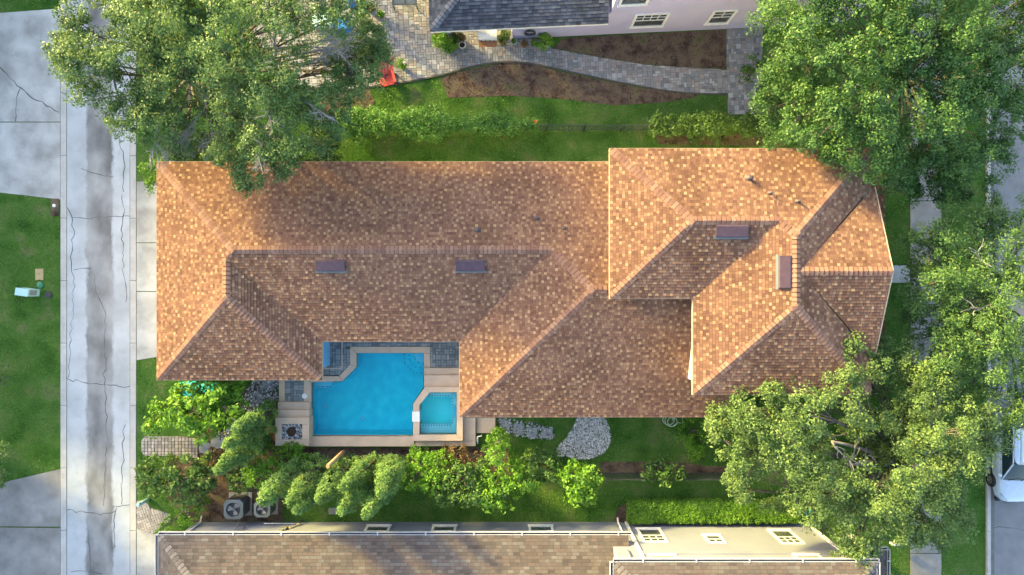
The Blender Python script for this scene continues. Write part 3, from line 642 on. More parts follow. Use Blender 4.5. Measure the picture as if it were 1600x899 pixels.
mb = MB(); mb.box(4.5, 14.35, -22.75, -11.5, 0, 5.87); mb.build('wall', 'stucco_cream', sh)
mb = MB(); mb.box(-15.78, 5.2, -23, -11.07, 2.76, 2.935); mb.build('eave_board', 'white_paint', sh)
mb = MB(); mb.box(4.12, 14.73, -23.05, -11.12, 5.74, 5.935); mb.build('eave_board', 'white_paint', sh)
mb = MB(); mb.box(14.3, 16.73, -22, -11.77, 2.76, 2.932); mb.build('eave_board', 'white_paint', sh)
for y in (-12.1, -16): mb = MB(); mb.box(16.3, 16.55, y - .12, y + .12, 0, 2.75); mb.build('porch_post', 'white_paint', sh)
def gutter(a, b, out, z, parent, wd=.125):
    a = Vector(a); b = Vector(b); X = (b - a).normalized(); o = Vector(out); L_ = (b - a).length; c = (a + b) / 2; Zv = Vector((0, 0, 1))
    mb = MB(); mb.obox(c + o * wd + Zv * (z - .045), X, o, Zv, L_ / 2, .012, .065); mb.obox(c + o * .008 + Zv * (z - .05), X, o, Zv, L_ / 2, .008, .06)
    for e in (a + X * .008, b - X * .008): mb.obox(e + o * (wd / 2) + Zv * (z - .05), X, o, Zv, .008, wd / 2, .06)
    g = mb.build('gutter', 'gutter_white', parent)
    f = MB(); f.obox(c + o * (wd / 2) + Zv * (z - .095), X, o, Zv, L_ / 2 - .01, wd / 2 - .006, .006); f.build('gutter_floor', 'gutter_inside', g)
    k = 1.2
    while k < L_:
        h = MB(); h.obox(a + X * k + o * (wd / 2) + Zv * (z + .022), X, o, Zv, .03, wd / 2 + .015, .006); h.build('gutter_strap', 'gutter_white', g); k += 2.15
gutter((-15.8, -11.05, 0), (5.35, -11.05, 0), (0, 1, 0), 2.98, sh); gutter((-15.8, -23, 0), (-15.8, -11.05, 0), (-1, 0, 0), 2.978, sh)
gutter((4.1, -11.1, 0), (14.85, -11.1, 0), (0, 1, 0), 5.98, sh); gutter((4.1, -20, 0), (4.1, -11.1, 0), (-1, 0, 0), 5.978, sh); gutter((14.75, -20, 0), (14.75, -11.1, 0), (1, 0, 0), 5.978, sh)
gutter((16.75, -22, 0), (16.75, -11.7, 0), (1, 0, 0), 2.98, sh); gutter((14.4, -11.72, 0), (16.8, -11.72, 0), (0, 1, 0), 2.976, sh)
mb = MB(); mb.tube([(-15.1, -11.0, 2.86), (-15.1, -11.38, 2.6), (-15.1, -11.4, .3), (-15.1, -11.1, .1)], .04, 6); mb.build('downspout', 'white_paint', sh)
mb = MB(); mb.tube([(5.15, -11.38, 2.8), (5.15, -11.4, .2), (5.15, -11.2, .1)], .045, 6); mb.build('downspout', 'white_paint', sh)
mb = MB(); mb.tube([(4.5, -11.9, 3.55), (4.9, -11.7, 3.6), (5.0, -11.44, 3.75), (5.0, -11.42, 5.6), (5.0, -11.1, 5.85)], .065, 6); mb.build('downspout', 'white_paint', sh)
mb = MB(); mb.box(5.5, 5.62, -11.5, -11.41, 0, 5.7); mb.build('corner_trim', 'white_paint', sh)
mb = MB(); mb.box(14.28, 14.4, -11.5, -11.42, 0, 5.7); mb.build('corner_trim', 'white_paint', sh)
mb = MB(); mb.box(5.63, 14.27, -11.5, -11.45, 3.82, 4.12); mb.build('band_trim', 'stucco_cream', sh)
def window(parent, x0, x1, z0, z1, y, ny, rows=1, cols=2, blind=False, fw=.11):
    """window in a wall whose outside faces ny (+1 north); frame pieces, sill, pane, muntins"""
    mb = MB(); yo = y + ny * .05; lo, hi = min(y - ny * .02, yo), max(y - ny * .02, yo)
    for a in ((x0 - fw, x0, z0 - fw, z1 + fw), (x1, x1 + fw, z0 - fw, z1 + fw), (x0, x1, z1, z1 + fw), (x0, x1, z0 - fw, z0)): mb.box(a[0], a[1], lo, hi, a[2], a[3])
    f = mb.build('window', 'white_paint', parent)
    g = MB(); yp = y + ny * .012; g.box(x0, x1, min(y, yp), max(y, yp), z0, z1); g.build('pane', 'blind' if blind else 'glass_dark', f)
    sl_ = MB(); ys = y + ny * .075; sl_.box(x0 - fw - .03, x1 + fw + .03, min(y, ys), max(y, ys), z0 - fw - .05, z0 - fw - .004); sl_.build('sill', 'white_paint', f)
    b = MB(); ym = y + ny * .03; t = .018
    zm = (z0 + z1) / 2
    b.box(x0, x1, min(yp, ym), max(yp, ym), zm - .03, zm + .03)
    for i in range(1, cols + 1):
        if i <= cols - 1: b.box(x0 + (x1 - x0) * i / cols - t, x0 + (x1 - x0) * i / cols + t, min(yp, ym), max(yp, ym), zm + .03, z1)
    for i in range(1, rows + 1): zz = zm + (z1 - zm) * i / (rows + 1); b.box(x0, x1, min(yp, ym - ny * .004), max(yp, ym - ny * .004), zz - t, zz + t)
    b.build('muntin', 'white_paint', f)
    return f
window(sh, 6.02, 6.95, 1.0, 2.55, -11.5, 1, 1, 3); window(sh, 8.95, 9.55, 1.85, 2.65, -11.5, 1, 0, 2); window(sh, 12.2, 13.05, 1.2, 2.75, -11.5, 1, 1, 3)
window(sh, 5.95, 6.95, 4.27, 5.3, -11.5, 1, 0, 1, True, fw=.08); window(sh, 12.15, 13.1, 4.27, 5.3, -11.5, 1, 0, 1, True, fw=.08)
for x in (-6.85, -3.7, .9): window(sh, x, x + .95, .72, 1.9, -11.45, 1, 0, 2)
mb = MB(); mb.tube([(-12.7, -11.38, 0.9), (-12.7, -11.38, 1.6)], .03, 6); mb.build('conduit', 'gas_grey', sh)
mb = MB(); mb.tube([(-13.1, -10.7, .5), (-13.0, -11.3, 1.0), (-13.0, -11.4, 1.6)], .025, 6); mb.build('refrigerant_line', 'gas_grey', sh)
mb = MB(); mb.tube([(-9.9, -11.41, 0.35), (-12, -11.41, .35)], .025, 5); mb.build('conduit', 'white_paint', sh)

# ------------------------------------------------------------------ the house to the north (turned 2.6 degrees)
nh = empty('north_house', (5, 12.6, 0), 'lilac stucco house with dark slate roof beyond the paver patio', 'house', rz=R(2.6))
def NL(px, py, z=0):                                   # photo point -> local coordinates of the turned house
    v = Matrix.Rotation(-R(2.6), 3, 'Z') @ (Vector(P(px, py, z)) - Vector((5, 12.6, 0))); return v
OFFN = OFF[nh.name]; OFF[nh.name] = Vector((0, 0, 0))  # parts of this house are written in its own coordinates
c0 = NL(672, 50, 2.95); c1 = NL(951, 40, 2.95); b0 = NL(1000, 51.5, 0); e0 = NL(1330, 40, 0)
ye = c0.y; yw = b0.y
N0 = [Slope((0, ye, 2.95), (0, 1), [[(c0.x, ye), (c1.x, ye), (c1.x, ye + 5), (c0.x + 5, ye + 5)]]),
      Slope((c0.x, 0, 2.95), (1, 0), [[(c0.x, ye), (c0.x + 5, ye + 5), (c0.x + 5, ye + 7), (c0.x, ye + 12)]])]
xw = NL(952, 50, 2).x
N1 = [Slope((0, yw - .4, 6.0), (0, 1), [[(xw - .4, yw - .4), (e0.x, yw - .4), (e0.x - 5, yw + 4.6), (xw + 4.6, yw + 4.6)]]),
      Slope((xw - .4, 0, 6.0), (1, 0), [[(xw - .4, yw - .4), (xw + 4.6, yw + 4.6), (xw + 4.6, yw + 6), (xw - .4, yw + 11)]])]
mb = MB()
for s in N0 + N1: s.under(mb)
nroof = mb.build('roof', 'underlay', nh); mb = MB()
for s in N0 + N1: s.tabs(mb, ex=.145, tw=.24)
tag(mb.build('shingles', 'shingle_slate', nroof), kind='stuff')
lay_caps(nroof, [((c0.x, ye, 2.95), (c0.x + 5, ye + 5, 4.95), 'hip')], 'cap_slate')
mb = MB(); mb.box(c0.x + .02, c1.x, ye + .02, ye + 11, 2.75, 2.93); mb.build('eave_board', 'white_paint', nh)
mb = MB(); mb.box(xw, e0.x - .4, yw, yw + 10, 0, 5.9); mb.build('wall', 'stucco_lilac', nh)
xp = NL(800, 58, 0).x
mb = MB(); mb.box(xp, xw - .002, NL(860, 58, 0).y, ye + 10, 0, 2.75); mb.build('wall', 'stucco_lilac', nh)
mb = MB(); mb.box(c0.x + 3, xp - .01, ye + 3, ye + 9, 0, 2.75); mb.build('wall', 'stucco_lilac', nh)
cp = NL(699, 58, 0.2); mb = MB(); mb.box(cp.x - .22, cp.x + .22, cp.y + .02, cp.y + .42, 0, 2.75); mb.build('porch_column', 'white_paint', nh)
def zof(py): return CAM_H - FPX * 12.45 / (449.5 - py)
for (xa, xb, za, zb, cc) in ((992, 1038, .95, 2.35, 4), (1112, 1142, .95, 2.35, 2), (975, 1014, 3.7, 5.0, 4)):
    zc = (za + zb) / 2; xa_ = NL(xa, 30, zc).x; xb_ = NL(xb, 30, zc).x
    window(nh, xa_, xb_, za, zb, yw, -1, 1, cc)
hb = NL(828, 54, .9); mb = MB()                       # coiled hose on its hanger
for k in range(4):
    pts = [(hb.x + .24 * math.cos(t) * (1 + .05 * k), NL(860, 58, 0).y - .06 - .03 * k, 1.0 + .26 * math.sin(t)) for t in np.linspace(0, 6.1, 18)]
    mb.tube(pts, .018, 5)
mb.build('hose_coil', 'fence_black', nh)
OFF[nh.name] = OFFN

# ------------------------------------------------------------------ unseen houses across the lane, placed and sized to shade the ground
def unseen_lane_house(x0, x1, y0, y1, label, ydoor):
    h = empty('unseen_lane_house', ((x0 + x1) / 2, (y0 + y1) / 2, 0), label, 'house'); z = 6.4; hw = (y1 - y0) / 2 if (y1 - y0) < (x1 - x0) else (x1 - x0) / 2
    mb = MB(); mb.box(x0 + .4, x1 - .4, y0 + .4, y1 - .4, 0, z - .1); mb.build('wall', 'stucco_cream', h)
    if (x1 - x0) <= (y1 - y0): a = ((x0 + x1) / 2, y0 + hw); b = ((x0 + x1) / 2, y1 - hw)
    else: a = (x0 + hw, (y0 + y1) / 2); b = (x1 - hw, (y0 + y1) / 2)
    zz = z + hw * p; q = [(x0, y0, z), (x1, y0, z), (x1, y1, z), (x0, y1, z), (*a, zz), (*b, zz)]
    mb = MB(); mb.faces(q, [(0, 1, 4), (1, 2, 5, 4), (2, 3, 5), (3, 0, 4, 5)] if a[0] == b[0] else [(0, 1, 5, 4), (1, 2, 5), (2, 3, 4, 5), (3, 0, 4)]); mb.build('roof', 'shingle_taupe', h)
    mb = MB(); mb.box(x0 + .05, x1 - .05, y0 + .05, y1 - .05, z - .18, z - .02); mb.build('eave_board', 'white_paint', h)
    mb = MB()
    for k in range(4): mb.box(x1 - .4, x1 - .37, ydoor - 2.4, ydoor + 2.4, .04 + k * .54, .55 + k * .54)
    mb.build('garage_door', 'white_paint', h)
# blue sky light painted as a panel on the west wing's white pool-side wall
mb = MB(); mb.box(-8.868, -8.80, -3.74, -1.4, .32, 2.6); mb.build('sky_tint_panel', 'wall_sky_tint', house)
unseen_lane_house(-44, -32.2, 4.0, 27, 'unseen two-storey house at the end of the upper driveway, shading the lane', 9.5)
unseen_lane_house(-42, -29.8, -19, -3.2, 'unseen two-storey house at the end of the lower driveway, shading the lane', -12)

# ------------------------------------------------------------------ pool, spa, deck
ZD = 0.30
def D(px, py, z=ZD): return P2(px, py, z)
def ring_cells(outer_px, holes): pass
pool = empty('swimming_pool', P(570, 630, 0), 'bright turquoise swimming pool with tan stone coping in the yard', 'pool')
PW = [(557, 552), (662, 552), (662, 605), (645, 630.5), (645, 679), (486, 679), (486, 597.5), (534.7, 596), (557, 573)]
pw = [D(*q, .2) for q in PW]
mb = MB(); n = len(pw)
for i in range(n): a = pw[i]; b = pw[(i + 1) % n]; mb.poly([(*a, -1.0), (*a, ZD - .02), (*b, ZD - .02), (*b, -1.0)])
mb.poly([(*q, -1.0) for q in pw][::-1]); mb.build('basin', 'plaster_blue', pool)
mb = MB(); mb.poly([(*q, .17) for q in pw][::-1]); mb.build('water_surface', 'pool_water', pool)
for q in pool.children: pass
def arc_px(cx, cy, rx, ry, a0, a1, n=8): return [(cx + rx * math.cos(R(a0 + (a1 - a0) * i / n)), cy + ry * math.sin(R(a0 + (a1 - a0) * i / n))) for i in range(n + 1)]
for r, zt, mt in ((36, -.75, 'plaster_blue'), (26, -.45, 'plaster_blue'), (16.5, -.18, 'plaster_step')):
    pts = [(661.6, 552.4)] + [(661.6, 552.4 + r)] + [(661.6 - r * .55, 552.4 + r), (661.6 - r, 552.4 + r * .55)] + [(661.6 - r, 552.4)]
    pp = [D(*q, zt) for q in pts]; s_ = FPX / (CAM_H - zt)
    pp = [((q[0] - 800) / 32.2, (449.5 - q[1]) / 32.2) for q in pts]
    mb = MB(); mb.prism(pp, -.99, zt); st = mb.build('pool_step', mt, pool)
    lp = pp[1:]
    for a, b in zip(lp, lp[1:]):
        L_ = math.dist(a, b); k = .06
        while k < L_:
            t = k / L_; c = (a[0] + (b[0] - a[0]) * t, a[1] + (b[1] - a[1]) * t); mb = MB()
            cx_, cy_ = c[0] + (pp[0][0] - c[0]) * .05, c[1] + (pp[0][1] - c[1]) * .05
            mb.box(cx_ - .022, cx_ + .022, cy_ - .022, cy_ + .022, zt, zt + .006); mb.build('marker_tile', 'tile_navy', st); k += .2
pts = [(486.4, 597.9), (520, 597.3), (513, 605), (508, 608), (486.4, 608.5)]; pp = [((q[0] - 800) / 32.2, (449.5 - q[1]) / 32.2) for q in pts]
mb = MB(); mb.prism(pp, -.99, -.25); st = mb.build('pool_bench', 'plaster_step', pool)
for k in range(6):
    mb = MB(); x = pp[4][0] + .1 + k * .13; mb.box(x, x + .07, pp[4][1] + .04, pp[4][1] + .08, -.25, -.244); mb.build('marker_tile', 'tile_navy', st)
for px, py in ((500, 640), (560, 660)): 
    x, y = D(px, py, 0); mb = MB(); mb.lathe(x, y, [(.11, -1.0), (.11, -.985), (.05, -.98)], 14); mb.build('drain_cover', 'plaster_step', pool)
# low body of the deck under the paving, in pieces around the basin
deck = tag(bpy.data.objects.new('pool_deck', None), kind='structure'); C.objects.link(deck); OFF[deck.name] = Vector((0, 0, 0))
def slab_px(name, pxs, z0, z1, mname, parent, zpx=None, ch=0):
    pp = [P2(*q, z1 if zpx is None else zpx) for q in pxs]; mb = MB()
    if ch and len(pp) == 4:
        xs = [q[0] for q in pp]; ys = [q[1] for q in pp]; mb.box(min(xs), max(xs), min(ys), max(ys), z0, z1, ch)
    else: mb.prism(pp, z0, z1)
    return mb.build(name, mname, parent)
rect = lambda x0, y0, x1, y1: [(x0, y0), (x1, y0), (x1, y1), (x0, y1)]
zb = ZD - .035
slab_px('deck_base', rect(470, 510, 557, 542), -.1, zb, 'joint_sand', deck); slab_px('deck_base', rect(557, 510, 760, 542), -.1, zb - .002, 'joint_sand', deck)
slab_px('deck_base', rect(672, 542, 760, 577), -.1, zb - .001, 'joint_sand', deck); slab_px('deck_base', [(470, 542), (547, 542), (547, 570), (530, 586), (470, 587)], -.1, zb - .003, 'joint_sand', deck)
slab_px('deck_base', rect(436, 587, 476, 629), -.1, zb - .004, 'joint_sand', deck)
# coping stones
def cope(pxs, parent=pool, z0=-.1, z1=ZD + .012, nm='coping_stone'): return slab_px(nm, pxs, z0, z1, 'coping', parent, zpx=ZD)
for i in range(4):
    x = 547 + i * 31.3; cope([(x + .2, 542), (x + 31.1, 542), (x + 31.1, 551.8), (x + (10 if i == 0 else .2), 551.8)])
cope([(662.2, 552.2), (672, 552.2), (672, 575), (662.2, 575)])
cope([(547, 542.6), (556.8, 552.2), (556.8, 573), (547, 569.5)])
cope([(547, 570), (556.8, 573.4), (534.6, 595.8), (530, 587.5)])
cope([(503.6, 588), (529.6, 588), (534.2, 595.8), (503.6, 597)]); cope([(484, 588), (503.2, 588), (503.2, 597), (486, 597.3), (484, 597.3)])
cope([(475, 588), (483.8, 588), (485.8, 597.8), (485.8, 628.5), (475, 628.5)]); cope([(436, 588), (445, 588), (445, 628.5), (436, 628.5)])
for x in (474.6,):
    pass
mb = MB(); x, y = P2(476, 619, ZD); mb.lathe(x, y, [(.13, ZD), (.13, ZD + .035), (.11, ZD + .04)], 18); mb.build('skimmer_lid', 'white_paint', pool)
paving(deck, [[D(*q) for q in rect(470, 512, 760, 541.5)], [D(*q) for q in rect(672.5, 542, 760, 574.5)], [D(*q) for q in [(470, 542), (546.5, 542), (546.5, 570), (529.5, 586.5), (470, 587.5)]], [D(*q) for q in rect(445.3, 588, 474.7, 628)]],
       'paver_deck', ZD, unit=0.135, gap=0.016)
slab_px('drain_strip', rect(533.6, 534, 535.2, 576), ZD - .03, ZD + .011, 'coping', deck); slab_px('drain_strip', rect(505, 575.4, 533.4, 576.8), ZD - .03, ZD + .011, 'coping', deck)
# rising steps and fire pit terrace at the west end
slab_px('step', rect(434, 628.6, 484, 640.4), -.1, .5, 'coping', deck, ch=.01); slab_px('step', rect(432, 640.8, 483.3, 652.4), -.1, .7, 'coping', deck, ch=.01)
fp = empty('fire_pit', P(456, 674, 0), 'square tan fire pit table filled with black and white pebbles', 'fire pit')
for r in (rect(430, 652.8, 483, 663), rect(430, 663.2, 440, 687), rect(472, 663.2, 483, 687), rect(430, 687.2, 483, 697)): slab_px('surround', r, 0, .9, 'coping', fp, ch=.008)
slab_px('pit_floor', rect(439, 662, 473, 688), .5, .78, 'joint_sand', fp)
def stones(name, poly, zt, n, r0, r1, mname, parent=None, layers=.04):
    xs = [q[0] for q in poly]; ys = [q[1] for q in poly]
    x = rng.uniform(min(xs), max(xs), n * 3); y = rng.uniform(min(ys), max(ys), n * 3); k = np.where(inside(poly, x, y))[0][:n]
    c = np.stack([x[k], y[k], zt + rng.uniform(0, layers, len(k))], 1); n = len(k)
    r = rng.uniform(r0, r1, n); mb = MB()
    base = np.array([(1, 0, 0), (0, 1, 0), (-1, 0, 0), (0, -1, 0), (0, 0, .7), (0, 0, -.7), (.6, .6, .5), (-.6, -.6, .5)], float)
    F = [(0, 6, 4), (6, 1, 4), (1, 2, 4), (2, 7, 4), (7, 3, 4), (3, 0, 4), (0, 1, 6), (2, 3, 7), (1, 0, 5), (2, 1, 5), (3, 2, 5), (0, 3, 5)]
    for i in range(n):
        a = rng.uniform(0, 6.28); sc = rng.uniform(.6, 1.3, 3) * r[i]; q = base * sc
        X = q[:, 0] * math.cos(a) - q[:, 1] * math.sin(a); Y = q[:, 0] * math.sin(a) + q[:, 1] * math.cos(a)
        mb.faces(np.stack([X + c[i, 0], Y + c[i, 1], q[:, 2] + c[i, 2]], 1).tolist(), F)
    return tag(mb.build(name, mname, parent), kind='stuff')
stones('pebbles', [P2(*q, .85) for q in rect(440.5, 663.5, 471.5, 686.5)], .79, 420, .03, .06, 'dark_stone', fp)
mb = MB(); x, y = P2(455, 675, .9); mb.lathe(x, y, [(.24, .78), (.25, .87), (.2, .9)], 6, False); mb.build('burner_lid', 'soil', fp)
# south pool wall
slab_px('pool_wall', [(477, 682.5), (647, 682.5), (647, 698), (477, 698)], -.1, .5, 'coping', pool, ch=.012)
slab_px('pool_wall', rect(477, 652.8, 484.5, 682.1), -.1, .46, 'tile_maroon', pool)
mb = MB(); a = P2(486, 679.2, .2); b = P2(645, 679.2, .2); mb.box(a[0], b[0], P2(0, 682.8, .5)[1], a[1], -.1, .26); mb.build('tile_band', 'tile_maroon', pool)
# steps up to the spa
slab_px('step', rect(662.4, 575.2, 745, 586), -.1, .42, 'coping', deck, ch=.01); slab_px('step', rect(662.6, 586.4, 745, 604.4), -.1, .56, 'coping', deck, ch=.01)
spa = empty('spa', P(690, 650, 0), 'small raised hot tub with pale turquoise water beside the larger pool', 'hot tub')
zs = .72
SW = [(671.5, 613.5), (713, 613.5), (713, 679.5), (655.5, 679.5), (655.5, 633.5)]; sw = [P2(*q, zs - .1) for q in SW]
mb = MB()
for i in range(5): a = sw[i]; b = sw[(i + 1) % 5]; mb.poly([(*a, -.35), (*a, zs - .02), (*b, zs - .02), (*b, -.35)])
mb.poly([(*q, -.35) for q in sw][::-1]); mb.build('basin', 'plaster_spa', spa)
mb = MB(); mb.poly([(*q, zs - .1) for q in sw][::-1]); mb.build('water_surface', 'pool_water', spa)
for r, z in ((rect(704.5, 613.8, 712.8, 679.2), .18), (rect(655.8, 666, 704.3, 679.2), .182), ([(671.8, 613.8), (704.3, 613.8), (704.3, 622), (665, 622)], .178)):
    st = slab_px('bench', r, -.34, z, 'plaster_bench', spa, zpx=zs - .1)
def dots(parent, a, b, z, stp=.13):
    L_ = math.dist(a, b); k = .05
    while k < L_:
        t = k / L_; x = a[0] + (b[0] - a[0]) * t; y = a[1] + (b[1] - a[1]) * t; mb = MB(); mb.box(x - .022, x + .022, y - .022, y + .022, z, z + .006); mb.build('marker_tile', 'tile_navy', parent); k += stp
q = lambda x, y: P2(x, y, zs - .1)
dots(spa, q(706, 624), q(706, 666), .18); dots(spa, q(658, 667.5), q(704, 667.5), .182); dots(spa, q(668, 620.5), q(703, 620.5), .178)
slab_px('seat', rect(705.5, 636, 712.6, 653), .0, .3, 'plaster_step', spa, zpx=zs - .1)
for r in ([(662, 604.6), (720, 604.6), (713.2, 613.3), (671, 613.3)], [(720.4, 604.8), (723, 604.8), (723, 689), (713.4, 679.7), (713.4, 613.4)], [(645.5, 689), (722.6, 689), (713, 679.8), (655.6, 679.8), (645.5, 679.8)],
          [(645.5, 659.5), (655.2, 659.5), (655.2, 679.4), (645.5, 679.4)], [(645.5, 643), (645.5, 631), (663, 606), (671.2, 613.5), (655.2, 633.4), (655.2, 643)]):
    slab_px('coping_stone', r, -.1, zs, 'coping', spa, zpx=zs)
slab_px('spillway', rect(644, 643.3, 655.6, 659.2), .2, zs + .015, 'white_paint', spa)
slab_px('ledge', rect(648.5, 689.6, 743, 697.5), -.1, .42, 'coping', deck, ch=.01); slab_px('ledge', rect(723.6, 653, 743, 689.2), -.1, .421, 'coping', deck, ch=.01)
slab_px('landing', rect(744, 653, 774, 677), -.1, .24, 'coping', deck, ch=.01); slab_px('ledge', rect(723.6, 604.8, 745, 652.6), -.1, .424, 'coping', deck, ch=.01)

# ------------------------------------------------------------------ grass
def grass(name, polys, dens, h=.06, wd=.028, m='grass_blade'):
    out = []
    for p_ in polys:
        pts = [P2(*q) for q in p_]; xs = [q[0] for q in pts]; ys = [q[1] for q in pts]
        n = int((max(xs) - min(xs)) * (max(ys) - min(ys)) * dens)
        x = rng.uniform(min(xs), max(xs), n); y = rng.uniform(min(ys), max(ys), n); k = inside(pts, x, y); x = x[k]; y = y[k]; n = len(x)
        a = rng.uniform(0, 6.28, n); hh = h * rng.uniform(.5, 1.4, n); ww = wd * rng.uniform(.5, 1.3, n); ln = rng.normal(0, .045, (n, 2))
        b = np.stack([x, y, np.zeros(n)], 1); u = np.stack([np.cos(a), np.sin(a), np.zeros(n)], 1) * ww[:, None] / 2
        t = b + np.concatenate([ln, hh[:, None]], 1)
        out.append(np.stack([b - u, b + u, t], 1))
    return tag(np_mesh(name, np.concatenate(out), 3, m), 'short green lawn grass between the houses and along the lane', 'grass', kind='stuff')
grass('grass', [[(-30, 300), (0, 302), (94, 313), (94, 731), (-30, 762)], [(-30, -20), (94, -20), (94, 12), (-30, 20)], [(214, 200), (500, 200), (500, 262), (262, 262), (214, 282)],
                [(214, 564), (262, 556), (262, 595), (330, 600), (300, 640), (222, 680), (222, 716), (270, 720), (270, 800), (240, 794), (224, 780), (214, 780)],
                [(500, 195), (1030, 195), (1030, 255), (500, 262)], [(1030, 215), (1250, 220), (1250, 245), (1030, 245)],
                [(540, 145), (690, 123), (700, 154), (800, 151), (880, 156), (960, 166), (1040, 161), (1090, 150), (1134, 152), (1134, 195), (540, 195)],
                [(775, 640), (1160, 640), (1160, 728), (1100, 727), (1060, 721), (938, 721), (800, 735)],
                [(440, 770), (640, 746), (935, 742), (1240, 742), (1240, 782), (1010, 779), (984, 780), (964, 794), (955, 816), (440, 816)],
                [(1375, 180), (1421, 180), (1421, 414), (1375, 414)], [(1375, 443), (1421, 443), (1421, 920), (1375, 920)], [(1240, 600), (1375, 600), (1375, 840), (1240, 835)],
                [(1471, -20), (1539, -20), (1539, 920), (1471, 920)]], 430)

# ------------------------------------------------------------------ foliage
def nrm(v): return v / np.maximum(np.linalg.norm(v, axis=1, keepdims=True), 1e-6)
def leaves(c, out, cr, per, size, asp=.55, upb=.55, outb=.5, rnd=.7, flat=.7, lift=0.0):
    """per leaves around every clump centre c (N,3) with outward direction out (N,3): returns diamond quads"""
    n = len(c); k = n * per; cc = np.repeat(c, per, 0); oo = np.repeat(out, per, 0)
    d = rng.normal(0, 1, (k, 3)); d = nrm(d) * (rng.uniform(0, 1, (k, 1)) ** .45) * np.repeat(cr, per)[:, None]; d[:, 2] *= flat
    pos = cc + d
    nn = nrm(np.array([0, 0, upb]) + oo * outb + nrm(d + 1e-6) * .35 + rng.normal(0, rnd, (k, 3)))
    t = rng.normal(0, 1, (k, 3)) + np.array([0, 0, lift]) + oo * lift * .6; t = nrm(t - nn * (t * nn).sum(1, keepdims=True)); b = np.cross(nn, t)
    L_ = (size * rng.uniform(.6, 1.35, k))[:, None]; W_ = L_ * asp
    return np.stack([pos - t * L_ * .5, pos + b * W_ * .5 + t * L_ * .08, pos + t * L_ * .5, pos - b * W_ * .5 + t * L_ * .08], 1)
def shell(c, r, n, flat=.75, up=-.35, rmin=.7, rmax=1.08):
    d = nrm(rng.normal(0, 1, (n * 2, 3))); d = d[d[:, 2] > up][:n]; d = d[:n]
    rr = rng.uniform(rmin, rmax, (len(d), 1)) * r; o = d * rr; o[:, 2] *= flat
    return np.array(c) + o, d
def curve(a, b, sag=.25, n=5, jit=.12):
    a = Vector(a); b = Vector(b); m_ = (a + b) / 2 + Vector((random.gauss(0, jit), random.gauss(0, jit), sag)) * (b - a).length * .5; out = []
    for i in range(n + 1): t = i / n; out.append(a * (1 - t) ** 2 + m_ * 2 * t * (1 - t) + b * t * t)
    return out
def bare(mb, start, d, L_, r, depth, spread=.6, flat=1.0):
    d = Vector(d).normalized(); pts = [Vector(start)]; dd = d.copy()
    for i in range(4):
        dd = (dd + Vector((random.gauss(0, .17), random.gauss(0, .17), random.gauss(0, .12)))).normalized(); pts.append(pts[-1] + dd * L_ / 4)
    mb.tube(pts, [r, r * .85, r * .7, r * .55, r * .35], 5)
    if depth > 0:
        for i in (1, 2, 3, 4):
            for _ in range(2 if i > 2 else 1):
                nd = (dd + Vector((random.gauss(0, spread), random.gauss(0, spread), random.gauss(0, spread * .6) * flat))).normalized()
                bare(mb, pts[i], nd, L_ * random.uniform(.4, .7), r * .5, depth - 1, spread, flat)
def big_tree(name, base, lobes, leaf, label, fork=3.0, size=.13, dens=7.5, per=34, cr=.42, bark='bark', dead=(), lob_flat=.95, upb=.55, asp=.55, twigs=7, rt=.27):
    x, y = base; root = empty(name, (x, y, 0), label, 'tree', 'large trees')
    L3 = []
    for px, py, z, r in lobes:
        z = 5 + (z - 5) * .78 if z > 5 else z; z += random.uniform(-.8, .6); L3.append((*P(px, py, z), r))
    mb = MB(); top = Vector((x, y, fork)); mb.tube([(x, y, -.05), (x, y, .25), (x + .05, y, 1.2), top], [rt * 1.5, rt * 1.1, rt, rt * .85], 10); mb.build('trunk', bark, root)
    ch = []; V = []
    for (lx, ly, lz, r) in L3:
        n = max(8, int(r * r * dens * 3.0)); nsub = int(4 + r * 4); sc_, sd_ = shell((lx, ly, lz), r, nsub, lob_flat, -.25, .55, 1.0); cl, dl = [], []
        for q0, q1 in zip(sc_, sd_):
            a_, b_ = shell(q0, r * random.uniform(.30, .48), max(4, n // nsub), .6, -.2, .6, 1.05); cl.append(a_); dl.append(nrm(b_ + q1 * .5))
        c = np.concatenate(cl); d = np.concatenate(dl)
        V.append(leaves(c, d, rng.uniform(.4, 1.4, len(c)) * cr, per, size, asp=asp, upb=upb))
        n2 = n // 5; c2, d2 = shell((lx, ly, lz), r * .7, n2, lob_flat, -1, .3, 1.0); V.append(leaves(c2, d2, np.full(len(c2), cr), per // 2, size, asp=asp))
        mb = MB(); path = curve(top - Vector((0, 0, random.uniform(0, .8))), (lx, ly, lz - r * .2), .18); mb.tube(path, [.075, .068, .058, .048, .036, .024], 6)
        for k in range(twigs):
            q = Vector(c[random.randrange(len(c))]); st = path[random.choice((3, 4, 5))]; mb.tube(curve(st, q, .1, 3, .2), [.035, .026, .018, .01], 4)
        mb.build('limb', bark, root)
    np_mesh('crown', np.concatenate(V), 4, leaf, root)
    for (px, py, z, ang, L_, dep) in dead:
        z = 5 + (z - 5) * .78 - .35 if z > 5 else z; mb = MB(); s = P(px, py, z); a = R(ang); bare(mb, s, (math.cos(a), math.sin(a), random.uniform(-.05, .15)), L_, .05, dep); mb.tube(curve(top, s, .1, 5), [.11, .09, .08, .07, .06, .05], 6); mb.build('dead_branch', 'bark_grey', root)
    return root
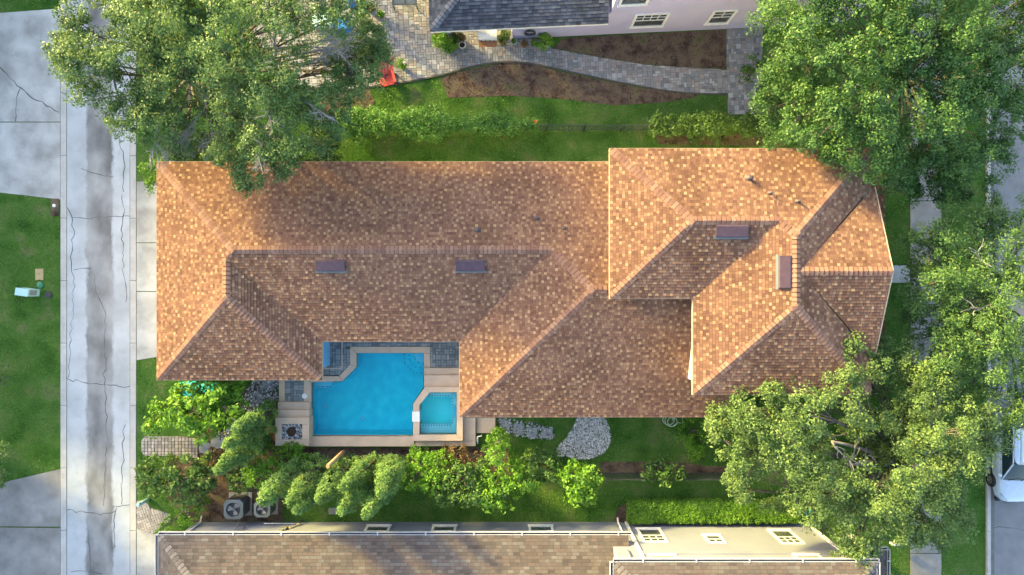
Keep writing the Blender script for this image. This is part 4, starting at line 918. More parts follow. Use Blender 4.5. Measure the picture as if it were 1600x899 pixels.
T1 = [(118, 85, 6.6, 1.0), (150, 110, 6.8, 1.5), (150, 55, 7.2, 1.3), (210, 75, 7.8, 1.7), (180, 150, 6.5, 1.5), (225, 180, 6.3, 1.3), (250, 140, 7, 1.3), (255, 30, 8.5, 1.7), (215, 20, 7.6, 1.3), (320, 20, 9, 1.9),
      (300, 85, 8.6, 1.3), (370, 60, 9.2, 1.5), (395, 20, 9.2, 1.7), (390, 110, 9.0, 1.4), (455, 25, 8.8, 1.6), (520, 22, 8.0, 1.4), (360, 145, 8.8, 1.3), (430, 130, 9.0, 1.25), (300, 165, 6.2, 1.1),
      (575, 85, 6.0, .95), (560, 115, 6.2, .9), (590, 60, 5.8, .8), (590, 88, 5.8, .6), (530, 110, 6.6, .9), (545, 75, 6.4, .8), (470, 165, 8.6, 1.4), (510, 195, 7.4, 1.2), (430, 205, 8.4, 1.35), (375, 195, 7.4, 1.1), (400, 245, 7.2, 1.05), (440, 250, 6.6, .85),
      (385, 275, 6.2, .6), (500, 155, 8.0, 1.1), (355, 235, 6.6, .7), (265, 215, 5.4, .9), (535, 145, 6.4, .7), (290, -45, 8.5, 2.0), (400, -50, 8.6, 2.0), (500, -45, 7.6, 1.7), (190, -25, 7, 1.4), (275, 110, 8.0, 1.1)]
big_tree('oak_tree', P2(345, 150), T1, 'leaf_oak_olive', 'large olive-green tree with bare grey branches overhanging the lane and roof', fork=3.2, size=.10, per=76, cr=.33, dens=9.5,
         dead=[(325, 165, 6.2, 240, 1.3, 3), (295, 190, 5.4, 235, 1.1, 3), (330, 190, 5.4, 265, 1.0, 3), (455, 75, 8.8, 10, 1.2, 3), (465, 100, 8.4, -8, 1.2, 3), (430, 90, 9.2, 70, 1.2, 2), (420, 150, 9.3, 270, 1.0, 2), (515, 62, 7.5, 5, 1.0, 1), (520, 76, 7.5, -15, 1.0, 1),
               (265, 60, 8.2, 30, 1.3, 2), (330, 100, 8.8, 10, 1.3, 2), (410, 225, 8.2, 250, .7, 2), (250, 180, 6.9, 260, 1.3, 2), (480, 160, 9.1, 300, .8, 2), (320, 75, 9.2, 60, 1.1, 2)])
T2 = [(1205, 25, 7.0, 1.2), (1250, 45, 8.2, 1.4), (1215, 95, 7.4, 1.3), (1265, 100, 8.4, 1.4), (1310, 40, 9.2, 1.6), (1320, 110, 9.0, 1.4), (1215, 165, 6.4, 1.2), (1262, 170, 7.4, 1.3), (1215, 205, 5.6, .8), (1262, 225, 6.6, 1.0), (1305, 190, 8.0, 1.3),
      (1340, 235, 7.4, 1.2), (1375, 30, 9.4, 1.6), (1385, 110, 9.4, 1.5), (1370, 180, 8.6, 1.3), (1400, 235, 7.4, 1.2), (1385, 280, 6.2, .95), (1410, 300, 5.6, .7), (1440, 45, 9.2, 1.6), (1450, 125, 9.2, 1.5), (1440, 195, 8.4, 1.35), (1460, 250, 6.8, 1.3),
      (1505, 40, 8.6, 1.6), (1510, 130, 8.6, 1.5), (1505, 205, 7.6, 1.4), (1515, 270, 5.8, 1.2), (1570, 40, 7.8, 1.5), (1570, 120, 7.8, 1.4), (1560, 190, 7.0, 1.2), (1600, 170, 6.4, 1.0), (1620, 80, 7, 1.5), (1300, -35, 8.6, 1.8), (1400, -40, 9, 1.9), (1500, -40, 8.4, 1.8), (1600, -30, 7, 1.8), (1290, 250, 6.4, .7), (1455, 275, 5.0, 1.0), (1440, 225, 6.2, 1.1), (1470, 60, 8, 1.2), (1470, 170, 7.4, 1.1), (1420, 270, 5.2, .9), (1540, 240, 6, 1.0), (1480, 300, 4.6, .8), (1545, 60, 7.4, 1.2)]
big_tree('oak_tree', P2(1365, 150), T2, 'leaf_oak_green', 'large deep green tree covering the upper corner of the brown roof', fork=3.0, size=.105, per=78, cr=.34, dens=8.5)
T3 = [(1445, 395, 5.6, 1.0), (1480, 370, 6.4, 1.1), (1530, 355, 6.6, 1.1), (1580, 380, 6.8, 1.2), (1455, 445, 5.8, .95), (1500, 420, 7.2, 1.2), (1550, 420, 7.4, 1.2), (1600, 440, 7.0, 1.2), (1470, 500, 5.8, 1.1), (1520, 480, 7.0, 1.25), (1570, 490, 7.2, 1.25),
      (1470, 560, 5.2, 1.0), (1510, 590, 5.4, 1.0), (1530, 540, 6.4, 1.1), (1580, 550, 6.6, 1.2), (1560, 620, 5.4, 1.1), (1605, 600, 5.8, 1.2), (1430, 480, 4.6, .7), (1550, 325, 5.8, .8), (1590, 645, 5.0, .8), (1620, 510, 6, 1.2), (1600, 340, 6, .9), (1440, 425, 5, .9), (1445, 470, 5, .9), (1445, 530, 4.8, .9), (1450, 590, 4.6, .9), (1490, 530, 5.6, 1.0), (1440, 375, 4.8, .7), (1545, 510, 6.6, 1.0), (1500, 625, 4.8, .9), (1435, 610, 4.4, .7)]
big_tree('elm_tree', P2(1510, 470), T3, 'leaf_fine', 'feathery light green street tree between the sidewalk and the street', fork=2.6, size=.125, asp=.38, per=58, cr=.36, dens=9, rt=.2, lob_flat=.8,
         dead=[(1500, 510, 6.6, 10, 1.5, 1), (1560, 470, 7.4, 200, 1.2, 1), (1530, 430, 7.4, 100, 1.1, 1), (1455, 505, 5.4, 20, 1.0, 1)])
T4 = [(1135, 690, 5.4, .95), (1160, 640, 5.8, .9), (1190, 670, 6.4, 1.15), (1180, 730, 6.0, 1.1), (1160, 765, 5.0, .75), (1225, 620, 6.2, 1.1), (1240, 700, 7.2, 1.25), (1230, 755, 6.2, 1.1), (1270, 650, 7.4, 1.25), (1290, 600, 6.4, 1.1), (1335, 565, 5.8, 1.0), (1365, 545, 5.0, .8),
      (1380, 585, 5.8, 1.0), (1330, 625, 7.2, 1.1), (1290, 735, 6.4, 1.1), (1270, 790, 5.8, 1.05), (1320, 800, 6.2, 1.1), (1340, 845, 5.4, .95), (1300, 760, 6.4, .9), (1375, 760, 6.8, 1.15), (1385, 810, 6.2, 1.0), (1420, 650, 7.0, 1.15), (1455, 610, 5.8, .9), (1465, 680, 7.2, 1.2),
      (1430, 730, 7.4, 1.2), (1510, 660, 6.4, 1.0), (1540, 685, 5.6, .7), (1490, 735, 6.8, 1.1), (1440, 790, 6.6, 1.1), (1490, 800, 5.8, .9), (1455, 840, 5.4, .75), (1395, 640, 6.2, .8), (1120, 655, 4.8, .5), (1325, 865, 4.8, .55), (1415, 560, 4.6, .7), (1445, 640, 6.2, 1.0), (1460, 720, 6.8, 1.0), (1450, 765, 6.4, .9), (1420, 690, 6.8, .9), (1410, 770, 6.2, .9), (1480, 765, 6.0, .8), (1440, 590, 5.2, .9), (1500, 700, 6.4, .9), (1430, 825, 5.4, .7), (1330, 770, 6.2, .9), (1210, 790, 5.0, .5), (1350, 700, 4.0, .9), (1335, 660, 5.4, .8), (1390, 705, 5.0, .8)]
big_tree('oak_tree', P2(1355, 705), T4, 'leaf_oak_yellow', 'large yellow-green tree in front of the house beside the parked white car', fork=2.8, size=.105, per=72, cr=.33, dens=9,
         dead=[(1325, 727, 6.0, 70, 1.1, 1), (1330, 727, 5.8, 10, .9, 1), (1480, 700, 7.2, 40, .9, 1), (1300, 690, 7, 300, .9, 1)])
# unseen oaks added out of frame to shade the lawns and south roof
def unseen_shade_tree(x, y, h, r, leaf, label):
    lob = [(x, y, h - r * .6, r * .55)] + [(x + r * .62 * math.cos(a), y + r * .62 * math.sin(a), h - r * .95 + random.uniform(-.5, .5), r * .48) for a in np.linspace(0, 5.4, 7)]
    big_tree('oak_tree', (x, y), [(800 + q[0] * FPX / (CAM_H - q[2]), 449.5 - q[1] * FPX / (CAM_H - q[2]), q[2], q[3]) for q in lob], leaf, label, fork=3.4, size=.15, per=40, dens=6)
unseen_shade_tree(-28.4, 18.6, 9.4, 3.9, 'leaf_oak_olive', 'unseen broad oak added for shade beside the upper house across the lane')
unseen_shade_tree(-12.0, 18.2, 9.2, 3.6, 'leaf_oak_green', 'unseen leafy oak added for shade behind the upper paver patio')
unseen_shade_tree(-30.2, .4, 12.0, 3.4, 'leaf_oak_green', 'unseen tall oak added for shade between the two houses across the lane')
# ------------------------------------------------------------------ shrubs
def shrub(name, base, lobes, leaf, label, size=.13, asp=.55, dens=10, per=22, cr=.26, cat='shrub', group='garden shrubs', flat=.85, upb=.5, lift=0.0, stem='bark'):
    x, y = P2(*base); root = empty(name, (x, y, 0), label, cat, group); V = []; mb = MB()
    for px, py, z, r in lobes:
        c0_ = P(px, py, z); n = max(10, int(r * r * dens * 6)); c, d = shell(c0_, r, n, flat, -.6)
        V.append(leaves(c, d, rng.uniform(.6, 1.1, len(c)) * cr, per, size, asp=asp, upb=upb, lift=lift))
        mb.tube(curve((x, y, 0), (c0_[0], c0_[1], c0_[2]), .1, 4), [.05, .04, .032, .024, .015], 5)
        for k in range(4):
            q_ = c[random.randrange(len(c))]; mb.tube(curve(c0_, q_, .05, 2), [.018, .012, .006], 4)
    mb.build('stem', stem, root); np_mesh('foliage', np.concatenate(V), 4, leaf, root); return root
def juniper(base, tip, h, r, label, leaf='leaf_juniper'):
    """upright cone of feathery sprays; base and tip are photo points, h its height"""
    b = Vector(P(*base)); t = Vector(P(*tip, h)); root = empty('juniper', b, label, 'juniper', 'upright junipers'); mb = MB(); mb.tube([b, b.lerp(t, .5), b.lerp(t, .95)], [.09, .06, .015], 7); mb.build('trunk', 'bark', root)
    cs, ds = [], []; lump = [random.uniform(.7, 1.35) for _ in range(6)]
    ns = int(34 * h * r + 34)
    for i in range(ns):
        f = random.random() ** .8; rr = lump[int(f * 5) % 6] * r * (1 - f) ** .62 * (.75 + .35 * random.random()) * min(1, .45 + f * 4); a = random.uniform(0, 6.283)
        ax = b.lerp(t, .05 + .95 * f); o = Vector((math.cos(a), math.sin(a), .45)); cs.append(ax + Vector((math.cos(a) * rr, math.sin(a) * rr, 0))); ds.append(o)
    V = leaves(np.array(cs), np.array(ds), rng.uniform(.13, .25, ns), 52, .115, asp=.42, upb=.35, outb=.7, rnd=.5, flat=1.2, lift=.9)
    np_mesh('foliage', V, 4, leaf, root)
    kd = [i for i in range(ns) if random.random() < .06]
    np_mesh('dry_sprays', leaves(np.array(cs)[kd], np.array(ds)[kd], np.full(len(kd), .2), 18, .1, asp=.4), 4, 'leaf_rust', root); return root
juniper((432, 640), (366, 672), 4.6, .62, 'juniper whose tip points at the paver path, uppermost of its clump')
juniper((425, 662), (352, 696), 5.0, .62, 'juniper leaning over the flagstones, middle of the western clump')
juniper((415, 682), (349, 720), 4.6, .6, 'juniper just above the leafy bed shrubs, lowest of the western clump')
juniper((404, 690), (339, 736), 4.8, .5, 'juniper with its tip over the air conditioner bed')
juniper((474, 722), (409, 784), 6.0, .68, 'juniper whose tip hangs over the smaller air conditioner')
juniper((507, 724), (450, 786), 5.6, .6, 'second juniper from the air conditioners in the pool hedge row')
juniper((522, 736), (463, 798), 5.6, .55, 'juniper right of the cut log with its tip reaching far out')
juniper((552, 722), (498, 780), 5.4, .6, 'juniper with tan dead sprays just beyond the cut log')
juniper((576, 740), (533, 800), 5.6, .66, 'juniper with its tip beside the pink utility lid')
juniper((592, 716), (535, 762), 5.0, .5, 'juniper with yellowing top close under the pool wall', 'leaf_juniper')
juniper((622, 722), (594, 772), 5.2, .66, 'broad dark juniper next to the round lime shrub')
juniper((612, 745), (572, 805), 5.6, .5, 'slender juniper tip reaching lowest towards the south house')
mb = MB(); a = P(536, 707, 1.0); b = P(512, 729, 3.2); lg = empty('cut_log', a, 'bare tan cut trunk sticking out of the junipers', 'log'); mb.tube([a, b], [.11, .09], 9); mb.build('stem', 'stump_wood', lg)
shrub('lime_shrub', (655, 722), [(655, 722, 1.0, .75), (670, 735, 1.6, .85), (648, 745, 1.8, .7), (675, 755, 2.0, .65), (690, 722, 1.4, .6)], 'leaf_lime', 'dense rounded lime-green shrub below the pool wall', size=.1, dens=18, cr=.17)
shrub('lime_shrub', (440, 722), [(425, 722, 1.1, .75), (448, 715, 1.0, .75), (470, 708, .8, .55), (405, 745, 1.4, .55), (395, 735, 1.4, .5)], 'leaf_lime', 'bright green shrub below the square fire pit', size=.1, dens=18, cr=.17)
shrub('topiary_cone', (780, 680), [(778, 685, .9, .55), (775, 698, 2.2, .55), (773, 712, 3.0, .42), (772, 722, 3.5, .25)], 'leaf_bright', 'pale green clipped cone shrub at the end of the stepping stones', size=.09, dens=24, cr=.15)
shrub('rust_shrub', (715, 715), [(712, 712, 1.0, .6), (735, 720, 1.0, .5), (700, 705, .8, .4)], 'leaf_rust', 'bronze brown shrub below the hot tub ledge', size=.1)
shrub('broadleaf_shrub', (720, 745), [(700, 765, 1.9, .75), (725, 750, 2.0, .75), (715, 780, 2.1, .45), (745, 735, 1.6, .55), (740, 770, 2.2, .6)], 'leaf_mid', 'dark broadleaf shrub right of the round lime shrub', size=.16)
shrub('broadleaf_shrub', (775, 745), [(770, 755, 1.9, .75), (790, 775, 2.2, .6), (800, 740, 1.6, .65), (765, 780, 2.1, .5), (820, 755, 1.9, .55)], 'leaf_bright', 'yellow-tipped broadleaf shrub under the clipped cone', size=.16)
shrub('broadleaf_shrub', (845, 725), [(840, 725, 1.3, .65), (860, 735, 1.6, .6), (830, 745, 1.6, .5), (862, 712, 1.0, .45)], 'leaf_mid', 'shrub touching the lower edge of the white gravel', size=.15)
shrub('broadleaf_shrub', (900, 738), [(905, 752, 2.0, .8), (890, 740, 1.7, .55), (925, 745, 1.9, .5), (900, 772, 2.3, .45), (920, 772, 2.2, .4)], 'leaf_bright', 'bright rounded leafy shrub at the end of the picket fence', size=.17)
shrub('broadleaf_shrub', (1035, 733), [(1015, 737, 1.2, .4), (1042, 745, 1.5, .35), (1055, 738, 1.5, .35), (1030, 730, .9, .45)], 'leaf_mid', 'small leafy shrub growing over the picket fence', size=.16, dens=8)
shrub('fern_shrub', (1082, 672), [(1082, 672, .5, .6), (1070, 690, .6, .45), (1095, 690, .5, .5), (1085, 706, .5, .35)], 'leaf_lime', 'bright green ferny shrub beside the coiled hose', size=.2, asp=.25, dens=8)
shrub('leafy_bush', (310, 640), [(330, 615, 2.0, .9), (350, 635, 2.2, .9), (300, 640, 2.2, .95), (270, 640, 1.8, .8), (320, 665, 2.0, .8), (355, 605, 1.4, .7), (365, 660, 1.4, .6), (250, 650, 1.3, .55), (240, 665, .9, .4), (290, 615, 1.6, .5)], 'leaf_bright', 'big bright green bush beside the teal kayak', size=.2, dens=7, cr=.3)
shrub('leafy_bush', (280, 745), [(250, 735, 1.3, .75), (290, 730, 1.5, .8), (275, 760, 1.6, .75), (315, 745, 1.4, .7), (235, 755, 1.0, .6), (300, 775, 1.3, .6), (330, 725, 1.2, .55), (225, 730, .7, .4)], 'leaf_mid', 'loose dark green bush below the pale paver path', size=.17, dens=7, cr=.3)
shrub('leafy_bush', (285, 800), [(270, 820, .7, .5), (295, 800, .8, .55), (310, 785, .8, .5), (255, 828, .5, .35)], 'leaf_lime', 'low lime shrub at the corner of the white gutter', size=.1, dens=14, cr=.2)
shrub('leafy_bush', (372, 755), [(372, 755, 1.0, .55), (385, 745, 1.0, .4), (360, 745, .9, .4)], 'leaf_mid', 'small round shrub above the larger air conditioner', size=.12, dens=12, cr=.2)
shrub('rust_shrub', (340, 722), [(340, 715, .6, .5), (365, 712, .6, .45), (320, 725, .6, .35)], 'leaf_rust', 'reddish brown low shrub below the flagstones', size=.12)
shrub('leafy_bush', (240, 285), [(238, 270, 1.0, .5), (240, 290, .9, .35), (262, 258, 1.1, .5)], 'leaf_lime', 'bright shrub at the upper lane corner of the brown roof', size=.12, dens=12)
shrub('leafy_bush', (300, 235), [(290, 235, 1.0, .7), (315, 225, 1.1, .7), (330, 240, 1.0, .6), (270, 245, .8, .5)], 'leaf_dark', 'dark shrub under the dead grey branches', size=.14, dens=9)
shrub('leafy_bush', (505, 235), [(495, 225, 1.3, .8), (515, 235, 1.2, .6), (470, 240, 1.1, .6)], 'leaf_dark', 'dark shrub where the vine hedge meets the roof', size=.14, dens=9)
shrub('leafy_bush', (-12, 720), [(-8, 705, 1.6, .6), (-5, 745, 1.5, .5)], 'leaf_oak_olive', 'olive shrub at the edge of the lawn above the lower driveway', size=.12)
shrub('leafy_bush', (-12, 580), [(-6, 580, 1.5, .5), (2, 595, 1.0, .3)], 'leaf_oak_olive', 'olive shrub at the edge of the western lawn', size=.12)
shrub('leafy_bush', (1205, 195), [(1200, 170, 1.6, .7), (1195, 200, 1.4, .6), (1190, 145, 1.2, .4)], 'leaf_dark', 'dark shrub at the end of the paver walk under the tree', size=.15, dens=9)
shrub('leafy_bush', (1170, 120), [(1168, 115, 1.0, .35), (1178, 100, 1.1, .4)], 'leaf_mid', 'small green shrub spilling over the side walk', size=.15, dens=9)
shrub('leafy_bush', (1400, 690), [(1385, 690, .8, .8), (1410, 670, .9, .7), (1390, 640, .8, .7)], 'leaf_dark', 'dark shrub in the gap under the yellow-green tree', size=.16, dens=8)
shrub('leafy_bush', (1175, 640), [(1150, 655, 1.0, .6), (1190, 640, 1.1, .6), (1230, 640, 1.0, .6)], 'leaf_dark', 'dark foundation shrub below the two-storey roof', size=.14, dens=8)
# vines over the fence
def vine(name, x0, x1, y, hw, n, leaf, label, z=1.05, size=.095, hzz=.5):
    root = empty(name, P((x0 + x1) / 2, y, 0), label, 'vine', 'climbers on the north fence'); xs = rng.uniform(x0, x1, n)
    wob = 1 + .35 * np.sin(xs / 17.) + .2 * np.sin(xs / 6.3); yy = y + rng.normal(0, 1, n) * hw * wob
    zz = rng.uniform(z - hzz, z + .25, n); c = np.array([P(a, b, 0)[:2] + (k,) for a, b, k in zip(xs, yy, zz)]); d = nrm(np.stack([rng.normal(0, .3, n), (449.5 - yy - (449.5 - y)) * .02, np.ones(n)], 1))
    np_mesh('foliage', leaves(c, d, rng.uniform(.12, .3, n), 34, size, asp=.5), 4, leaf, root)
    mb = MB()
    for k in range(int((x1 - x0) / 9)):
        a = random.uniform(x0, x1); s = P(a, y + random.gauss(0, 6), 0); e = P(a + random.uniform(-12, 12), y + random.gauss(0, hw * 1.6), 0)
        mb.tube(curve((s[0], s[1], z - .3), (e[0], e[1], z + random.uniform(0, .3)), .35, 5, .3), [.014, .013, .012, .01, .008, .006], 4)
    tag(mb.build('stem', 'leaf_vine', root), kind='stuff')
vine('vine_hedge', 535, 705, 199, 7.5, 1500, 'leaf_vine', 'thick bright green vine hedge on the fence beside the big grey-branched tree')
vine('vine_hedge', 700, 800, 201, 5.5, 620, 'leaf_vine', 'thinning green vine trailing along the middle of the north fence')
vine('vine_hedge', 795, 838, 202, 4.5, 60, 'leaf_vine', 'sparse vine with one red flower on the black fence')
vine('vine_hedge', 1012, 1190, 203, 7, 1100, 'leaf_mid', 'dark leafy hedge on the fence near the paver walk end', size=.11)
mb = MB(); x, y, _ = P(835, 200, 0); fl = empty('red_flower', (x, y, 1.2), 'single red flower on the black fence vine', 'flower')
for k in range(5): a = k * 1.257; mb.poly([(x, y, 1.3), (x + .07 * math.cos(a - .4), y + .07 * math.sin(a - .4), 1.33), (x + .11 * math.cos(a), y + .11 * math.sin(a), 1.32), (x + .07 * math.cos(a + .4), y + .07 * math.sin(a + .4), 1.33)])
mb.build('petals', 'flower_red', fl)
# clipped hedge in front of the two-storey wall
hx0_, hy1_ = P2(980, 787, .7); hx1_, hy0_ = P2(1250, 817, .7)
hg = empty('clipped_hedge', ((hx0_ + hx1_) / 2, (hy0_ + hy1_) / 2, 0), 'long clipped green hedge along the cream two-storey wall', 'hedge')
n = 2600; x = rng.uniform(hx0_, hx1_, n); y = rng.uniform(hy0_, hy1_, n); z = np.full(n, .68); ed = rng.random(n)
rc = (hy1_ - hy0_) / 2; dx = x - (hx0_ + rc); dy = y - (hy0_ + hy1_) / 2; keep = (dx > 0) | (dx * dx + dy * dy < rc * rc); side = ed < .3
y = np.where(side & (ed < .2), hy1_ + rng.normal(0, .02, n), y); z = np.where(side, rng.uniform(.05, .65, n), z + rng.normal(0, .03, n)); x = np.where(side & (ed >= .2), hx0_ + .15, x)
c = np.stack([x, y, z], 1)[keep]; np_mesh('foliage', leaves(c, np.tile([[0, .2, 1.]], (len(c), 1)), np.full(len(c), .11), 16, .075, asp=.6, rnd=.6), 4, 'leaf_bright', hg)
mb = MB(); mb.box(hx0_ + .25, hx1_, hy0_ + .1, hy1_ - .1, 0, .6); mb.build('inner_twigs', 'leaf_dark', hg)
for px, py, lab in ((948, 808, 'short clipped hedge end at the lower wall downspout'),):
    pass

# ------------------------------------------------------------------ gravel and stepping stones
gr = [P2(*q) for q in smoothpoly([(872, 715), (868, 700), (880, 690), (895, 670), (905, 645), (920, 640), (940, 645), (953, 668), (955, 690), (945, 708), (925, 717), (900, 718), (885, 712)], 2)]
stones('white_gravel', gr, .005, 3600, .022, .05, 'white_stone')['label'] = 'bed of white decorative stones beside the lawn'
gr2 = [P2(*q) for q in [(778, 652), (830, 660), (865, 668), (866, 688), (820, 686), (780, 672)]]
stones('pebble_path', gr2, .004, 420, .025, .06, 'dark_stone')['label'] = 'grey pebbles around the square stepping stones'
gr3 = [P2(*q) for q in [(385, 610), (400, 590), (436, 590), (434, 625), (420, 640), (400, 650), (385, 660), (360, 680), (345, 690), (335, 680), (360, 655), (380, 635)]]
stones('pebble_bed', gr3, .015, 1100, .025, .065, 'dark_stone')['label'] = 'blue-grey pebble bed between the path and the pool'
for o_ in C.objects:
    if o_.name in ('white_gravel', 'pebble_path', 'pebble_bed'): o_['category'] = 'gravel'
LB = ['palest square stepping stone next to the tan landing', 'second square stepping stone from the tan landing', 'third square stepping stone from the tan landing', 'last square stepping stone nearest the white gravel']
for (cx, cy, a), lb in zip(((789, 664, -8), (810, 670, -12), (831, 676, -10), (855, 677, -5)), LB):
    x, y = P2(cx, cy); root = empty('stepping_stone', (x, y, 0), lb, 'stone', 'square stepping stones'); A = R(a); X = Vector((math.cos(A), math.sin(A), 0)); Y = Vector((-X.y, X.x, 0))
    mb = MB(); mb.obox((x, y, .02), X, Y, Vector((0, 0, 1)), .25, .24, .035); mb.build('slab', 'bluestone', root)
FL = [((322, 700), 15, 'flagstone at the end of the pale paver path'), ((340, 692), 40, 'flagstone with a dark frame beside the western junipers'), ((358, 668), 40, 'flagstone in the pebbles beside the big bright bush'), ((378, 652), 40, 'flagstone halfway along the pebble bed'), ((402, 622), 20, 'flagstone nearest the roof corner and pool steps'), ((418, 603), 5, 'flagstone beside the pool deck edge')]
for (c_, a, lb) in FL:
    x, y = P2(*c_); root = empty('flagstone', (x, y, 0), lb, 'stone', 'flagstones leading to the pool'); mb = MB(); k = 7
    pts = [(x + (.33 + .07 * random.random()) * math.cos(R(a) + 6.283 * i / k), y + (.26 + .07 * random.random()) * math.sin(R(a) + 6.283 * i / k)) for i in range(k)]
    mb.prism(pts, -.02, .05); mb.build('slab', 'bluestone', root)

# ------------------------------------------------------------------ fences
def fence(px0, px1, y, h, label, step=.115):
    root = empty('picket_fence', ((px0 + px1) / 2, y, 0), label, 'fence', 'black metal fences')
    for z in (.15, h - .12): mb = MB(); mb.box(px0, px1, y - .016, y + .016, z, z + .035); mb.build('rail', 'fence_black', root)
    pm = None; x = px0
    while x < px1:
        if pm is None: mb = MB(); mb.box(px0 - .014, px0 + .014, y - .014, y + .014, .04, h); o = mb.build('picket', 'fence_black', root); pm = o.data
        else: o = link('picket', pm, None, root); o.location.x = x - px0
        x += step
    pm = None; x = px0
    while x < px1 + .1:
        if pm is None: mb = MB(); mb.box(px0 - .03, px0 + .03, y - .03, y + .03, 0, h + .06); mb.box(px0 - .04, px0 + .04, y - .04, y + .04, h + .06, h + .08); o = mb.build('post', 'fence_black', root); pm = o.data
        else: o = link('post', pm, None, root); o.location.x = x - px0
        x += 1.83
fence(P(560, 205)[0], P(1175, 205)[0], P(0, 204.5)[1], 1.22, 'black picket fence half covered by vines behind the roof')
fence(P(936, 738)[0], P(1136, 738)[0], P(0, 738.5)[1], 1.4, 'black picket fence on the south lawn above the clipped hedge', .085)

# ------------------------------------------------------------------ air conditioners
def ac_unit(cx, cy, sz, h, label):
    x, y = P2(cx, cy); root = empty('air_conditioner', (x, y, 0), label, 'air conditioner', 'air conditioners by the south wall'); hs = sz / 2; ch = sz * .17
    oc = [(x - hs + ch, y - hs), (x + hs - ch, y - hs), (x + hs, y - hs + ch), (x + hs, y + hs - ch), (x + hs - ch, y + hs), (x - hs + ch, y + hs), (x - hs, y + hs - ch), (x - hs, y - hs + ch)]
    mb = MB(); mb.box(x - hs - .1, x + hs + .1, y - hs - .1, y + hs + .1, 0, .07); mb.build('pad', 'concrete_kerb', root)
    mb = MB(); mb.prism(oc, .07, h - .1); bd = mb.build('casing', 'ac_grey', root)
    mb = MB(); k = 0
    for i in range(8):
        a = Vector(oc[i]); b = Vector(oc[(i + 1) % 8]); n_ = max(1, int((b - a).length / .05))
        for j in range(n_):
            q = a.lerp(b, (j + .5) / n_); mb.box(q.x - .009, q.x + .009, q.y - .009, q.y + .009, .1, h - .12)
    tag(mb.build('louvres', 'gas_grey', bd), kind='stuff')
    r = sz * .37; N_ = 32; rim_o = []
    for i in range(N_):
        t = 6.283 * i / N_; d = Vector((math.cos(t), math.sin(t))); s = 1e9
        for jx, jy, lim in ((1, 0, hs), (0, 1, hs), (.7071, .7071, (hs * 2 - ch) * .7071), (.7071, -.7071, (hs * 2 - ch) * .7071)):
            dd = abs(d.x * jx + d.y * jy); s = min(s, lim / max(dd, 1e-6))
        rim_o.append((x + d.x * s, y + d.y * s, d))
    mb = MB()
    for i in range(N_):
        a = rim_o[i]; b = rim_o[(i + 1) % N_]; ia = (x + a[2].x * r, y + a[2].y * r); ib = (x + b[2].x * r, y + b[2].y * r)
        mb.poly([(a[0], a[1], h), (b[0], b[1], h), (*ib, h + .03), (*ia, h + .03)]); mb.poly([(a[0], a[1], h - .1), (b[0], b[1], h - .1), (b[0], b[1], h), (a[0], a[1], h)]); mb.poly([(*ia, h + .03), (*ib, h + .03), (*ib, h - .098), (*ia, h - .098)])
    mb.build('top_panel', 'ac_top', root)
    for k in range(3):
        mb = MB(); t0 = k * 2.094 + .4; pts = []
        for i in range(6): t = t0 + i * .19; pts.append((x + r * .88 * math.cos(t), y + r * .88 * math.sin(t), h - .085 + i * .012))
        mb.poly([(x + r * .2 * math.cos(t0), y + r * .2 * math.sin(t0), h - .08)] + pts + [(x + r * .2 * math.cos(t0 + 1.2), y + r * .2 * math.sin(t0 + 1.2), h - .06)]); mb.build('fan_blade', 'fan_metal', root)
    mb = MB(); mb.lathe(x, y, [(r * .24, h - .1), (r * .24, h - .03), (r * .15, h - .02)], 12); mb.build('fan_hub', 'gas_grey', root)
    for q in (.35, .55, .75, .93): mb = MB(); mb.tube([(x + r * q * math.cos(t), y + r * q * math.sin(t), h + .032) for t in np.linspace(0, 6.2832, 29)], .004, 4, False); mb.build('guard_ring', 'ac_grey', root)
ac_unit(376.5, 787, .92, .95, 'larger grey air conditioner with visible fan, nearer the lane'); ac_unit(419, 787.5, .78, .85, 'smaller grey air conditioner half under the juniper tip')

# ------------------------------------------------------------------ small things
def box_thing(name, px, py, z, hx, hy, h, a, mname, label, cat, ch=.04, part='casing'):
    x, y = P2(px, py, 0); root = empty(name, (x, y, 0), label, cat); A = R(a); X = Vector((math.cos(A), math.sin(A), 0)); Y = Vector((-X.y, X.x, 0)); Z = Vector((0, 0, 1)); c = Vector((x, y, 0))
    V = []
    for zz, k in ((z, 0), (z + h - ch, 0), (z + h, ch)):
        for sx, sy in ((-1, -1), (1, -1), (1, 1), (-1, 1)): V.append(c + X * (hx - k) * sx + Y * (hy - k) * sy + Z * zz)
    F = [(3, 2, 1, 0), (8, 9, 10, 11)]
    for i in range(4): j = (i + 1) % 4; F += [(i, j, 4 + j, 4 + i), (4 + i, 4 + j, 8 + j, 8 + i)]
    mb = MB(); mb.faces(V, F); mb.build(part, mname, root); return root, X, Y, c
r_, X, Y, c = box_thing('utility_pedestal', 53, 456.5, 0, .3, .17, .85, -8, 'mint_box', 'pale mint utility pedestal standing on the western lawn', 'utility box')
mb = MB(); mb.obox(c + Vector((0, 0, .87)), X, Y, Vector((0, 0, 1)), .31, .18, .015); mb.build('lid', 'mint_box', r_); mb = MB(); mb.obox(c + X * .305 + Vector((0, 0, .5)), X, Y, Vector((0, 0, 1)), .008, .12, .25); mb.build('door', 'blind', r_)
r_, X, Y, c = box_thing('valve_box', 62, 429, 0, .2, .28, .04, 0, 'tan_lid', 'tan rectangular valve box lid in the lawn', 'valve box', .01, 'lid'); mb = MB(); mb.lathe(c.x, c.y + .03, [(.03, .04), (.03, .046)], 8); mb.build('bolt', 'gas_grey', r_)
